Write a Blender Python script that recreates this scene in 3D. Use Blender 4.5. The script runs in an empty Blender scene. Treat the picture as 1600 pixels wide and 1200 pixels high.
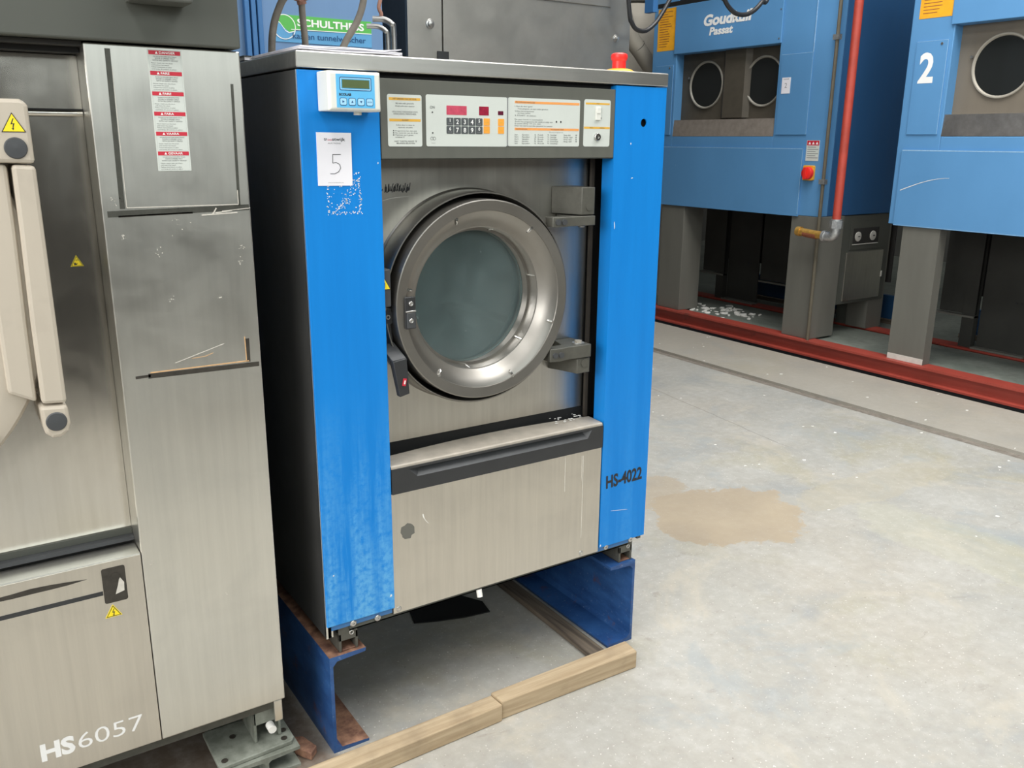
import bpy, math, random
from mathutils import Vector, Matrix
random.seed(7)
S = bpy.context.scene
COL = S.collection

# ---------------------------------------------------------------- camera
def make_camera():
    yaw, pitch, roll = -.5833, -.27, .008
    R = Vector((math.cos(yaw), math.sin(yaw), 0))
    cp, sp = math.cos(pitch), math.sin(pitch)
    F0 = Vector((-math.sin(yaw), math.cos(yaw), 0))
    Fw = F0 * cp + Vector((0, 0, sp))
    Up = -F0 * sp + Vector((0, 0, cp))
    r2 = R * math.cos(roll) + Up * math.sin(roll)
    u2 = Up * math.cos(roll) - R * math.sin(roll)
    cam = bpy.data.cameras.new('camera')
    cam.sensor_width = 36
    cam.lens = 1370.2 / 1600 * 36
    cam.clip_start = .05
    o = bpy.data.objects.new('camera', cam)
    m = Matrix((r2, u2, -Fw)).transposed().to_4x4()
    m.translation = (-.6012, -1.6341, 1.3453)
    o.matrix_world = m
    COL.objects.link(o)
    S.camera = o
make_camera()

# ---------------------------------------------------------------- light
S.view_settings.view_transform = 'Standard'
S.view_settings.look = 'None'
S.view_settings.gamma = 1
S.view_settings.use_curve_mapping = False
S.view_settings.exposure = 0.0
W = bpy.data.worlds.new('world'); S.world = W; W.use_nodes = True
W.node_tree.nodes['Background'].inputs[0].default_value = (.75, .85, 1, 1)
W.node_tree.nodes['Background'].inputs[1].default_value = .6

def area(name, loc, size, power, rot=(0, 0, 0), col=(1, 1, 1)):
    l = bpy.data.lights.new(name, 'AREA')
    l.shape = 'RECTANGLE'; l.size, l.size_y = size
    l.energy = power; l.color = col
    o = bpy.data.objects.new(name, l)
    o.location = loc; o.rotation_euler = rot
    COL.objects.link(o)
# roof skylights (daylight through glazing)
area('skylight_light', (2.2, -.5, 5.3), (2.2, 5.2), 385, col=(1, .985, .95))
area('skylight_light', (-2.0, -1.6, 5.3), (1.2, 6.5), 190, col=(1, .985, .95))
area('skylight_light', (5.4, -.5, 5.3), (.9, 6.5), 30, col=(1, .985, .95))
area('window_light', (-5.9, -2.6, 2.9), (2.4, 5.0), 400, rot=(0, math.radians(-90), 0), col=(1, .99, .96))
# the tall windows of the hall front behind the camera
area('window_light', (0.5, -5.9, 3.5), (7.0, 1.8), 125, rot=(math.radians(90), 0, 0), col=(.93, 1, .95))

# ---------------------------------------------------------------- materials
M = {}
def srgb(r, g, b):
    f = lambda c: (c / 255) / 12.92 if c / 255 <= .04045 else ((c / 255 + .055) / 1.055) ** 2.4
    return (f(r), f(g), f(b))
class NT:
    def __init__(s, name):
        s.m = bpy.data.materials.new(name); s.m.use_nodes = True
        s.t = s.m.node_tree; s.b = s.t.nodes['Principled BSDF']
        M[name] = s.m
        s.geo = None
    def n(s, typ, **kw):
        x = s.t.nodes.new(typ)
        for k, v in kw.items(): setattr(x, k, v)
        return x
    def l(s, a, b): s.t.links.new(a, b)
    def pos(s, scale=(1, 1, 1), loc=(0, 0, 0)):
        if not s.geo: s.geo = s.n('ShaderNodeNewGeometry')
        mp = s.n('ShaderNodeMapping')
        mp.inputs['Scale'].default_value = scale; mp.inputs['Location'].default_value = loc
        s.l(s.geo.outputs['Position'], mp.inputs['Vector'])
        return mp.outputs[0]
    def noise(s, vec, scale=1, detail=4, rough=.55, dist=0):
        x = s.n('ShaderNodeTexNoise')
        x.inputs['Scale'].default_value = scale; x.inputs['Detail'].default_value = detail
        x.inputs['Roughness'].default_value = rough; x.inputs['Distortion'].default_value = dist
        s.l(vec, x.inputs['Vector'])
        return x.outputs['Fac']
    def ramp(s, fac, a, b, lo=0., hi=1.):
        x = s.n('ShaderNodeMapRange'); x.clamp = True
        x.inputs['From Min'].default_value = a; x.inputs['From Max'].default_value = b
        x.inputs['To Min'].default_value = lo; x.inputs['To Max'].default_value = hi
        s.l(fac, x.inputs['Value'])
        return x.outputs[0]
    def mix(s, fac, a, b):
        x = s.n('ShaderNodeMix', data_type='RGBA')
        for i, v in ((6, a), (7, b)):
            if isinstance(v, tuple): x.inputs[i].default_value = (*v, 1)
            else: s.l(v, x.inputs[i])
        if isinstance(fac, (int, float)): x.inputs[0].default_value = fac
        else: s.l(fac, x.inputs[0])
        return x.outputs[2]
    def math(s, op, a, b=0.):
        x = s.n('ShaderNodeMath', operation=op)
        for i, v in ((0, a), (1, b)):
            if isinstance(v, (int, float)): x.inputs[i].default_value = v
            else: s.l(v, x.inputs[i])
        return x.outputs[0]
    def sep(s):
        if not s.geo: s.geo = s.n('ShaderNodeNewGeometry')
        x = s.n('ShaderNodeSeparateXYZ'); s.l(s.geo.outputs['Position'], x.inputs[0]); return x.outputs
    def col(s, c):
        if isinstance(c, tuple): s.b.inputs['Base Color'].default_value = (*c, 1)
        else: s.l(c, s.b.inputs['Base Color'])
    def rough(s, c):
        if isinstance(c, (int, float)): s.b.inputs['Roughness'].default_value = c
        else: s.l(c, s.b.inputs['Roughness'])
    def metal(s, c):
        if isinstance(c, (int, float)): s.b.inputs['Metallic'].default_value = c
        else: s.l(c, s.b.inputs['Metallic'])
    def bump(s, fac, strength=.2, dist=.002):
        x = s.n('ShaderNodeBump'); x.inputs['Strength'].default_value = strength; x.inputs['Distance'].default_value = dist
        s.l(fac, x.inputs['Height']); s.l(x.outputs[0], s.b.inputs['Normal'])

def plain(name, c, rough=.5, metal=0., var=.12, scale=18):
    t = NT(name); f = t.noise(t.pos(), scale, 4)
    a = tuple(x * (1 - var) for x in c); b = tuple(min(1, x * (1 + var)) for x in c)
    t.col(t.mix(t.ramp(f, .3, .7), a, b)); t.rough(rough); t.metal(metal)
    return t.m
def steel(name, c, rough=.33, streak=(60, 60, 2.5), var=.14, dirt=(.16, .14, .12), dirtamt=.25, metal=1.):
    t = NT(name)
    f = t.noise(t.pos(streak), 1.3, 5, .6)
    g = t.noise(t.pos((3, 3, 3)), 1.6, 6, .6, .6)
    h = t.noise(t.pos((1, 1, 1)), 55, 3, .6)
    base = t.mix(t.ramp(f, .3, .7), tuple(x * (1 - var) for x in c), tuple(min(1, x * (1 + var)) for x in c))
    base = t.mix(t.ramp(g, .48, .75, 0, dirtamt), base, dirt)
    t.col(base); t.metal(metal)
    t.rough(t.ramp(g, .35, .7, rough - .03, rough + .08)); t.bump(f, .02, .001)
    return t.m
def paint(name, c, scuff=(.5, .6, .7), rough=.4, amt=.5, thr=.66, scale=30, var=.1, streak=(9, 9, 1.2)):
    t = NT(name)
    a = t.noise(t.pos(streak), 1.6, 5, .6)
    b = t.noise(t.pos(), scale, 5, .62)
    base = t.mix(t.ramp(a, .3, .7), tuple(x * (1 - var) for x in c), tuple(min(1, x * (1 + var)) for x in c))
    t.col(t.mix(t.ramp(b, thr, thr + .05, 0, amt), base, scuff)); t.rough(t.ramp(a, .3, .7, rough - .06, rough + .1))
    return t.m

steel('brushed_steel', (.73, .70, .64), .17, var=.05, dirtamt=.15)
steel('door_steel', (.315, .30, .275), .42, streak=(8, 8, 8), var=.06, dirtamt=.12)
steel('plate_steel', (.58, .56, .51), .32, var=.06, dirtamt=.15)
steel('panel_steel', (.70, .66, .59), .34, var=.05, dirtamt=.10)
steel('pillar_steel', (.77, .755, .70), .32, var=.04, dirt=(.3, .3, .28), dirtamt=.14)
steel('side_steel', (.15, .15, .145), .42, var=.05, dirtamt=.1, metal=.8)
steel('cap_steel', (.60, .585, .55), .36, streak=(4, 60, 60), var=.07, dirtamt=.2)
steel('cabinet_steel', (.42, .405, .375), .45, streak=(5, 5, 5), var=.08, dirtamt=.2)
steel('tray_steel', (.30, .26, .225), .6, streak=(2, 20, 20), metal=.35)
steel('tray_dark', (.30, .29, .28), .5, streak=(2, 20, 20))
paint('fascia_grey', srgb(92, 93, 86), srgb(150, 148, 140), .55, .3, .70, 40, .06, (30, 30, 2))
paint('dark_fascia', srgb(80, 82, 76), srgb(105, 105, 98), .6, .25, .70, 25, .05)
paint('beige_cast', srgb(190, 180, 165), srgb(160, 150, 138), .45, .12, .6, 8, .03)
plain('black_plastic', (.03, .031, .033), .38)
plain('dark_gasket', (.008, .008, .008), .7)
plain('charcoal_rubber', (.055, .058, .062), .5)
plain('grey_bracket', srgb(92, 91, 84), .5, .3, .12, 60)
plain('bolt_steel', (.55, .54, .52), .3, .9)
plain('white_plastic', srgb(226, 226, 218), .4, 0, .02)
plain('label_white', srgb(206, 211, 205), .45, 0, .02)
plain('paper_white', srgb(236, 234, 240), .7, 0, .015)
plain('sky_blue_film', srgb(98, 186, 235), .35, 0, .03)
plain('pale_blue_key', srgb(165, 215, 245), .4, 0, .03)
plain('navy_ink', srgb(22, 78, 128), .5, 0, .03)
plain('lcd_green', srgb(88, 104, 66), .25, 0, .08)
plain('ink_black', (.02, .02, .022), .6, 0, .02)
plain('ink_grey', srgb(128, 130, 132), .6, 0, .04)
plain('ink_mid', srgb(85, 87, 88), .6, 0, .04)
plain('label_ochre', srgb(222, 172, 70), .5, 0, .05)
plain('label_orange', srgb(236, 160, 90), .5, 0, .05)
plain('key_orange', srgb(242, 165, 62), .45, 0, .05)
plain('key_dark', srgb(78, 82, 84), .5, 0, .05)
plain('led_red', srgb(196, 78, 100), .3, 0, .15, 120)
plain('led_dark_red', srgb(150, 30, 58), .3, 0, .3, 150)
plain('led_maroon', srgb(92, 22, 48), .3, 0, .1)
plain('danger_red', srgb(196, 42, 62), .5, 0, .04)
plain('warning_yellow', srgb(248, 222, 40), .45, 0, .04)
plain('sticker_orange', srgb(238, 170, 40), .5, 0, .1, 25)
plain('white_ink', srgb(238, 238, 236), .5, 0, .02)
plain('stop_red', srgb(226, 45, 38), .4, 0, .05)
plain('stop_yellow', srgb(232, 170, 50), .5, 0, .05)
plain('logo_green', srgb(88, 178, 82), .5, 0, .03)
plain('logo_blue', srgb(92, 158, 205), .5, 0, .03)
plain('tape_dark', srgb(82, 82, 76), .45, .5, .15, 60)
plain('tape_black', srgb(62, 58, 52), .5, .2, .25, 60)
plain('tape_pale', srgb(205, 200, 190), .5, 0, .1, 90)
plain('tape_rust', srgb(205, 165, 120), .5, 0, .12, 90)
plain('key_silver', (.6, .6, .58), .25, 1)
plain('hose_grey', srgb(112, 106, 98), .6, 0, .15, 40)
plain('hose_rust', srgb(150, 110, 95), .8, 0, .35, 90)
plain('pipe_chrome', (.34, .335, .33), .38, 1)
plain('cable_black', (.018, .018, .019), .4)
plain('duct_beige', srgb(172, 166, 154), .55, .3, .1, 5)
plain('pipe_red', srgb(176, 68, 54), .5, 0, .12, 12)
plain('galvanised', (.52, .53, .53), .42, .8, .2, 80)
plain('brass_pipe', srgb(205, 160, 80), .4, .6, .25, 40)
plain('copper_rust', srgb(150, 88, 62), .6, .2, .3, 40)
plain('conduit_brown', srgb(96, 90, 76), .6)
plain('gauge_white', srgb(210, 208, 200), .5)
plain('dust_white', srgb(232, 230, 224), .9)
plain('dark_wall', srgb(52, 51, 48), .8, 0, .15, 2)
plain('lit_ledge_pale', srgb(176, 168, 156), .6, .15, .12, 30)  # pale diffuse tone paints the light falling on the steel ledge
plain('rebate_brown', srgb(66, 60, 54), .6)
plain('recess_shaded', srgb(80, 74, 64), .6, 0, .08, 20)  # darker recess brown for the left dryer, its dimmer light put into the colour
plain('under_shade_grey', srgb(50, 50, 46), .7, 0, .15, 6)  # grey darkened to paint in the shade under the dryers
plain('edge_wear', srgb(150, 184, 212), .5, 0, .15, 60)
plain('ring_grey', srgb(150, 146, 136), .5)
plain('wall_grey', srgb(84, 84, 80), .8, 0, .15, 2)
plain('ceiling_grey', srgb(150, 150, 146), .8, 0, .1, 2)
plain('dark_interior', srgb(48, 47, 45), .8, 0, .2, 4)
plain('opposite_machine', srgb(70, 72, 74), .6, 0, .3, 1.5)

# vivid blue covers with lime streaks low down
t = NT('machine_blue')
a = t.noise(t.pos((22, 22, 1.6)), 1, 5, .65)
b = t.noise(t.pos((1, 1, 1)), 70, 5, .65)
z = t.sep()
base = t.mix(t.ramp(a, .3, .7), (.004, .20, .62), (.006, .232, .69))
lo = t.ramp(z[2], .85, .35, 0, 1)
lime = t.math('MULTIPLY', t.math('MULTIPLY', t.ramp(a, .42, .58), lo), t.ramp(b, .32, .56))
lime = t.math('MULTIPLY', lime, t.ramp(z[0], .2, .15, .12, .75))
base = t.mix(lime, base, srgb(110, 180, 225))
t.col(t.mix(t.ramp(b, .74, .78, 0, .7), base, srgb(150, 195, 230))); t.rough(.42); t.b.inputs['Specular IOR Level'].default_value = .3
# tumble dryer blue
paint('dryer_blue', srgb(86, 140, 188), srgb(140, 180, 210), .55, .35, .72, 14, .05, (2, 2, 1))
paint('dryer_blue_shaded', srgb(40, 84, 128), srgb(90, 120, 150), .5, .3, .74, 14, .06)  # same paint as the fronts, darkened with the shade on the casing sides
paint('unit_blue', srgb(104, 138, 178), srgb(150, 170, 195), .5, .3, .72, 14, .05)
paint('post_blue', srgb(60, 112, 166), srgb(100, 140, 190), .45, .2, .74, 14, .05)
paint('leg_grey', srgb(104, 103, 96), srgb(180, 178, 170), .6, .6, .74, 26, .08)
paint('recess_brown', srgb(112, 104, 92), srgb(120, 115, 105), .6, .3, .72, 26, .06)
paint('rail_red', srgb(156, 64, 52), srgb(90, 50, 42), .5, .6, .64, 6, .12, (3, 3, 3))
# channel blue with rust
t = NT('channel_blue')
a = t.noise(t.pos(), 14, 6, .65); b = t.noise(t.pos(), 90, 4, .6); c = t.noise(t.pos((4, 4, 10)), 2, 5, .6)
base = t.mix(t.ramp(c, .3, .7), srgb(30, 62, 112), srgb(54, 98, 156))
base = t.mix(t.ramp(a, .60, .68, 0, .6), base, srgb(98, 66, 56))
t.col(t.mix(t.ramp(b, .62, .72, 0, .45), base, srgb(130, 150, 180))); t.rough(.4); t.bump(a, .2, .002)
t = NT('rusty_steel')
a = t.noise(t.pos(), 25, 6, .65)
t.col(t.mix(t.ramp(a, .35, .65), srgb(92, 62, 52), srgb(165, 125, 100))); t.rough(.75); t.bump(a, .4, .002)
t = NT('grey_paint_flange')
a = t.noise(t.pos(), 30, 5, .65)
t.col(t.mix(t.ramp(a, .35, .65), srgb(110, 114, 104), srgb(142, 146, 136))); t.rough(.5); t.bump(a, .2, .002)
# timber
for nm, c1, c2, ax in (('timber_pale', srgb(196, 176, 146), srgb(158, 136, 106), 0), ('timber_dark', srgb(120, 108, 94), srgb(58, 50, 43), 1)):
    t = NT(nm)
    sc = (3, 60, 60) if ax == 0 else (60, 3, 60)
    a = t.noise(t.pos(sc), 1, 5, .6, .4); b = t.noise(t.pos((9, 9, 9)), 1, 4)
    base = t.mix(t.ramp(a, .3, .7), c1, c2)
    t.col(t.mix(t.ramp(b, .55, .75, 0, .4), base, srgb(120, 104, 84))); t.rough(.8); t.bump(a, .35, .002)
# glass
t = NT('door_glass')
t.b.inputs['Transmission Weight'].default_value = 1; t.b.inputs['IOR'].default_value = 1.45
t.col((.55, .70, .70)); t.rough(.12)
d = t.n('ShaderNodeBsdfDiffuse'); a = t.noise(t.pos((5, 5, 3)), 1, 4, .6); b = t.noise(t.pos((1, 1, 1)), 42, 4, .6)
d.inputs[0].default_value = (*srgb(165, 182, 182), 1)
mx = t.n('ShaderNodeMixShader')
fac = t.math('ADD', t.ramp(a, .3, .7, .10, .30), t.ramp(b, .69, .74, 0, .3))
t.l(fac, mx.inputs[0]); t.l(t.b.outputs[0], mx.inputs[1]); t.l(d.outputs[0], mx.inputs[2])
t.l(mx.outputs[0], t.t.nodes['Material Output'].inputs['Surface'])
t = NT('dark_glass'); t.col((.018, .02, .02)); t.rough(.08)
t = NT('drum_steel'); t.col((.30, .34, .34)); t.metal(.8); t.rough(.5)

# concrete floor
def floor_mat(name, tint, far=False):
    t = NT(name)
    P = t.pos()
    n1 = t.noise(P, .9, 6, .6, .3); n2 = t.noise(P, 3.2, 6, .65, .4); n3 = t.noise(P, 26, 5, .65); n4 = t.noise(P, 120, 3, .6)
    n5 = t.noise(t.pos((1, 1, 1), (7.3, 2.2, 0)), 1.5, 6, .62, .5)
    if far:
        c = t.mix(t.ramp(n2, .3, .7), srgb(98, 106, 98), srgb(138, 142, 134))
        c = t.mix(t.ramp(n3, .45, .7, 0, .4), c, srgb(84, 84, 78))
        t.col(c); t.rough(.5); return
    c = t.mix(t.ramp(n1, .35, .65), srgb(161, 160, 154), srgb(169, 164, 154))
    c = t.mix(t.ramp(n5, .55, .66, 0, .75), c, srgb(161, 156, 137))
    c = t.mix(t.ramp(n2, .50, .66, 0, .55), c, srgb(176, 174, 168))
    c = t.mix(t.ramp(n2, .46, .30, 0, .55), c, srgb(141, 146, 149))
    c = t.mix(t.ramp(n3, .50, .75, 0, .5), c, srgb(150, 144, 136))
    c = t.mix(t.ramp(n3, .48, .30, 0, .4), c, srgb(189, 187, 182))
    c = t.mix(t.ramp(n4, .64, .72, 0, .75), c, srgb(232, 230, 224))
    n6 = t.noise(t.pos((1, 1, 1), (3, 3, 0)), 75, 3, .6)
    c = t.mix(t.ramp(n6, .69, .74, 0, .7), c, srgb(92, 88, 84))
    n7 = t.noise(t.pos((1, 1, 1), (1.7, 9.1, 0)), 2.1, 7, .68, .8)
    c = t.mix(t.ramp(n7, .56, .66, 0, .55), c, srgb(150, 156, 158))
    c = t.mix(t.ramp(n7, .44, .34, 0, .5), c, srgb(186, 178, 162))
    n8 = t.noise(t.pos((1, 2.2, 1), (4, 4, 0)), 7, 6, .7, .6)
    c = t.mix(t.ramp(n8, .62, .70, 0, .35), c, srgb(128, 120, 112))
    X = t.sep()
    cr = t.math('SUBTRACT', t.math('SUBTRACT', X[0], 2.455), t.math('MULTIPLY', X[1], .128))
    cr = t.math('ABSOLUTE', t.math('ADD', cr, t.math('MULTIPLY', t.math('SUBTRACT', n2, .5), .05)))
    ck = t.math('MULTIPLY', t.ramp(cr, .0035, .001), t.math('MULTIPLY', t.ramp(X[1], .75, .95), t.ramp(X[1], 2.3, 1.9)))
    c = t.mix(t.math('MULTIPLY', ck, .6), c, srgb(96, 90, 84))
    # tan spill stain: three soft-edged blobs with ragged outlines
    def blob(cx, cy, rx, ry, k=.9):
        dx = t.math('DIVIDE', t.math('SUBTRACT', X[0], cx), rx)
        dy = t.math('DIVIDE', t.math('SUBTRACT', X[1], cy), ry)
        d = t.math('ADD', t.math('MULTIPLY', dx, dx), t.math('MULTIPLY', dy, dy))
        d = t.math('ADD', d, t.math('MULTIPLY', t.math('SUBTRACT', n2, .5), 2.6))
        d = t.math('ADD', d, t.math('MULTIPLY', t.math('SUBTRACT', n3, .5), .9))
        return t.ramp(d, 1.04, .92, 0, k)
    s1 = blob(1.76, .46, .29, .27, .72); s2 = blob(1.60, .80, .26, .14, .5)
    st = t.mix(t.ramp(n5, .35, .65), srgb(176, 158, 130), srgb(156, 138, 114))
    c = t.mix(t.math('MAXIMUM', s1, s2), c, st)
    c = t.mix(blob(2.25, -.15, .16, .45, .22), c, srgb(178, 176, 150))
    c = t.mix(blob(2.55, .35, .5, .12, .28), c, srgb(176, 166, 140))
    # grimy strip beside the left machine and browner slab by the rail
    gx = t.math('MULTIPLY', t.ramp(X[0], .02, -.02), t.ramp(X[1], -.22, -.10))
    c = t.mix(t.math('MULTIPLY', gx, t.ramp(n3, .3, .6, .65, 1)), c, srgb(112, 98, 86))
    c = t.mix(t.ramp(X[0], 3.35, 3.42, 0, .55), c, srgb(168, 160, 146))
    t.col(c); t.rough(t.ramp(n2, .3, .7, .48, .66)); t.bump(n3, .12, .002)
floor_mat('concrete', None)
floor_mat('painted_slab', None, True)
t = NT('groove_dirt'); a = t.noise(t.pos(), 40, 5); t.col(t.mix(t.ramp(a, .3, .7), srgb(110, 102, 92), srgb(140, 132, 122))); t.rough(.9)

# ---------------------------------------------------------------- mesh helpers
class Fr:
    def __init__(s, o, u, v):
        s.o, s.u, s.v = Vector(o), Vector(u).normalized(), Vector(v).normalized(); s.n = s.u.cross(s.v)
    def P(s, a, b, c=0.): return s.o + s.u * a + s.v * b + s.n * c
    def at(s, a, b, c=0.): return Fr(s.P(a, b, c), s.u, s.v)
    def rot(s, deg):
        r = math.radians(deg); return Fr(s.o, s.u * math.cos(r) + s.v * math.sin(r), s.v * math.cos(r) - s.u * math.sin(r))
FRONT = lambda y: Fr((0, y, 0), (1, 0, 0), (0, 0, 1))
_tc = {}
def text_data(s, bold=0., space=1.):
    k = (s, bold, space)
    if k not in _tc:
        cu = bpy.data.curves.new('t', 'FONT'); cu.body = s; cu.size = 1; cu.offset = bold; cu.space_character = space
        cu.resolution_u = 3; cu.align_x = 'LEFT'
        o = bpy.data.objects.new('t', cu); COL.objects.link(o)
        bpy.context.view_layer.update()
        me = bpy.data.meshes.new_from_object(o.evaluated_get(bpy.context.evaluated_depsgraph_get()))
        vs = [tuple(v.co) for v in me.vertices]; fs = [tuple(p.vertices) for p in me.polygons]
        bpy.data.objects.remove(o); bpy.data.curves.remove(cu); bpy.data.meshes.remove(me)
        xs = [v[0] for v in vs]; ys = [v[1] for v in vs]
        _tc[k] = (vs, fs, min(xs), max(xs), min(ys), max(ys))
    return _tc[k]
class MB:
    def __init__(s): s.v = []; s.f = []; s.m = []; s.sm = []; s.mats = []
    def mi(s, m):
        if m not in s.mats: s.mats.append(m)
        return s.mats.index(m)
    def add(s, vs, fs, m, smooth=False):
        b = len(s.v); s.v += [tuple(v) for v in vs]; i = s.mi(m)
        for f in fs: s.f.append([b + q for q in f]); s.m.append(i); s.sm.append(smooth)
        return s
    def box(s, x0, y0, z0, x1, y1, z1, m):
        x0, x1 = sorted((x0, x1)); y0, y1 = sorted((y0, y1)); z0, z1 = sorted((z0, z1))
        v = [(x0, y0, z0), (x1, y0, z0), (x1, y1, z0), (x0, y1, z0), (x0, y0, z1), (x1, y0, z1), (x1, y1, z1), (x0, y1, z1)]
        return s.add(v, [(0, 3, 2, 1), (4, 5, 6, 7), (0, 1, 5, 4), (1, 2, 6, 5), (2, 3, 7, 6), (3, 0, 4, 7)], m)
    def poly(s, F, pts, d, m, c0=0.):
        """polygon in frame F, extruded from c0 up to d along the normal"""
        n = len(pts)
        v = [F.P(a, b, c0) for a, b in pts] + [F.P(a, b, d) for a, b in pts]
        f = [tuple(range(n, 2 * n)), tuple(reversed(range(n)))] + [(i, (i + 1) % n, n + (i + 1) % n, n + i) for i in range(n)]
        return s.add(v, f, m)
    def rect(s, F, a0, b0, a1, b1, d, m, c0=0., r=0.):
        if r <= 0: return s.poly(F, [(a0, b0), (a1, b0), (a1, b1), (a0, b1)], d, m, c0)
        p = []
        for cx, cy, st in ((a1 - r, b1 - r, 0), (a0 + r, b1 - r, 90), (a0 + r, b0 + r, 180), (a1 - r, b0 + r, 270)):
            for k in range(5):
                q = math.radians(st + k * 22.5); p.append((cx + r * math.cos(q), cy + r * math.sin(q)))
        return s.poly(F, p, d, m, c0)
    def ring(s, F, a0, b0, a1, b1, w, d, m, c0=0., r=0.004):
        def out(e):
            p = []; rr = max(.0005, r - e)
            for cx, cy, st in ((a1 - r, b1 - r, 0), (a0 + r, b1 - r, 90), (a0 + r, b0 + r, 180), (a1 - r, b0 + r, 270)):
                for k in range(4):
                    q = math.radians(st + k * 30); p.append((cx + rr * math.cos(q), cy + rr * math.sin(q)))
            return p
        A, B = out(0), out(w); n = len(A)
        v = [F.P(a, b, d) for a, b in A] + [F.P(a, b, d) for a, b in B]
        return s.add(v, [(i, (i + 1) % n, n + (i + 1) % n, n + i) for i in range(n)], m)
    def text(s, F, a, b, h, txt, m, d=.0004, w=None, bold=0., align='L', shear=0., space=1., xs=1.):
        """lettering whose capitals are h tall, baseline left at (a,b); w forces the width"""
        vs, fs, x0, x1, y0, y1 = text_data(txt, bold, space)
        k = h / .69; kx = k * xs
        if w: kx = w / (x1 - x0)
        W_ = (x1 - x0) * kx
        off = {'L': 0, 'C': -W_ / 2, 'R': -W_}[align]
        return s.add([F.P(a + off + (x - x0) * kx + shear * y * k, b + y * k, d) for x, y, _ in vs], fs, m)
    def lathe(s, C, axis, prof, m, seg=64, smooth=True, arc=None):
        """profile [(r, h)] about axis through C"""
        ax = Vector(axis).normalized(); e = ax.orthogonal().normalized(); g = ax.cross(e); C = Vector(C)
        n = len(prof); v = []
        for i in range(seg):
            q = 2 * math.pi * i / seg; dr = e * math.cos(q) + g * math.sin(q)
            v += [C + dr * r + ax * h for r, h in prof]
        f = []
        for i in range(seg):
            j = (i + 1) % seg
            for k in range(n - 1):
                f.append((i * n + k, i * n + k + 1, j * n + k + 1, j * n + k))
        return s.add(v, f, m, smooth)
    def cyl(s, C, axis, r, h, m, seg=32):
        ax = Vector(axis).normalized(); e = ax.orthogonal().normalized(); g = ax.cross(e); C = Vector(C)
        v = []
        for t_ in (0, h):
            for i in range(seg):
                q = 2 * math.pi * i / seg; v.append(C + (e * math.cos(q) + g * math.sin(q)) * r + ax * t_)
        s.add(v, [(i, (i + 1) % seg, seg + (i + 1) % seg, seg + i) for i in range(seg)], m, True)
        s.add(v[:seg], [tuple(reversed(range(seg)))], m); s.add(v[seg:], [tuple(range(seg))], m)
        return s
    def tube(s, pts, r, m, seg=14, sub=8):
        P = [Vector(p) for p in pts]
        if sub > 1 and len(P) > 2:
            Q = []
            for i in range(len(P) - 1):
                a, b, c, d = P[max(i - 1, 0)], P[i], P[i + 1], P[min(i + 2, len(P) - 1)]
                for k in range(sub):
                    u = k / sub
                    Q.append(.5 * ((2 * b) + (c - a) * u + (2 * a - 5 * b + 4 * c - d) * u * u + (3 * b - a - 3 * c + d) * u ** 3))
            Q.append(P[-1]); P = Q
        T = [(P[min(i + 1, len(P) - 1)] - P[max(i - 1, 0)]).normalized() for i in range(len(P))]
        e = T[0].orthogonal().normalized(); v = []
        for p, tt in zip(P, T):
            e = (e - tt * e.dot(tt)).normalized(); g = tt.cross(e)
            v += [p + (e * math.cos(2 * math.pi * k / seg) + g * math.sin(2 * math.pi * k / seg)) * r for k in range(seg)]
        f = [(i * seg + k, i * seg + (k + 1) % seg, (i + 1) * seg + (k + 1) % seg, (i + 1) * seg + k) for i in range(len(P) - 1) for k in range(seg)]
        s.add(v, f, m, True)
        s.add(v[:seg], [tuple(reversed(range(seg)))], m); s.add(v[-seg:], [tuple(range(seg))], m)
        return s
    def build(s, name, parent=None, bevel=0., base=None):
        L = Vector(base) if base is not None else (Vector(parent['_b']) if parent else Vector((0, 0, 0)))
        me = bpy.data.meshes.new(name)
        me.from_pydata([tuple(Vector(v) - L) for v in s.v], [], s.f)
        for m in s.mats: me.materials.append(M[m])
        me.polygons.foreach_set('material_index', s.m); me.polygons.foreach_set('use_smooth', s.sm)
        me.update()
        if any(s.sm): me.set_sharp_from_angle(angle=math.radians(28))
        o = bpy.data.objects.new(name, me); COL.objects.link(o)
        if parent: o.parent = parent; o['_b'] = tuple(L)
        else: o.location = L; o['_b'] = tuple(L)
        if bevel:
            bv = o.modifiers.new('bevel', 'BEVEL'); bv.width = bevel; bv.segments = 2; bv.limit_method = 'ANGLE'; bv.angle_limit = .7
        return o
def thing(name, label, cat, base, group=None):
    o = bpy.data.objects.new(name, None); COL.objects.link(o); o.location = base; o['_b'] = tuple(base)
    o.empty_display_size = .1
    return tag(o, label, cat, group)
def tag(o, label, cat, group=None):
    o['label'] = label; o['category'] = cat
    if group: o['group'] = group
    return o
def struct(name, mb, label=None):
    o = mb.build(name); o['kind'] = 'structure'
    if label: o['label'] = label
    return o
def lab(o, s): o['label'] = s; return o

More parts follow.
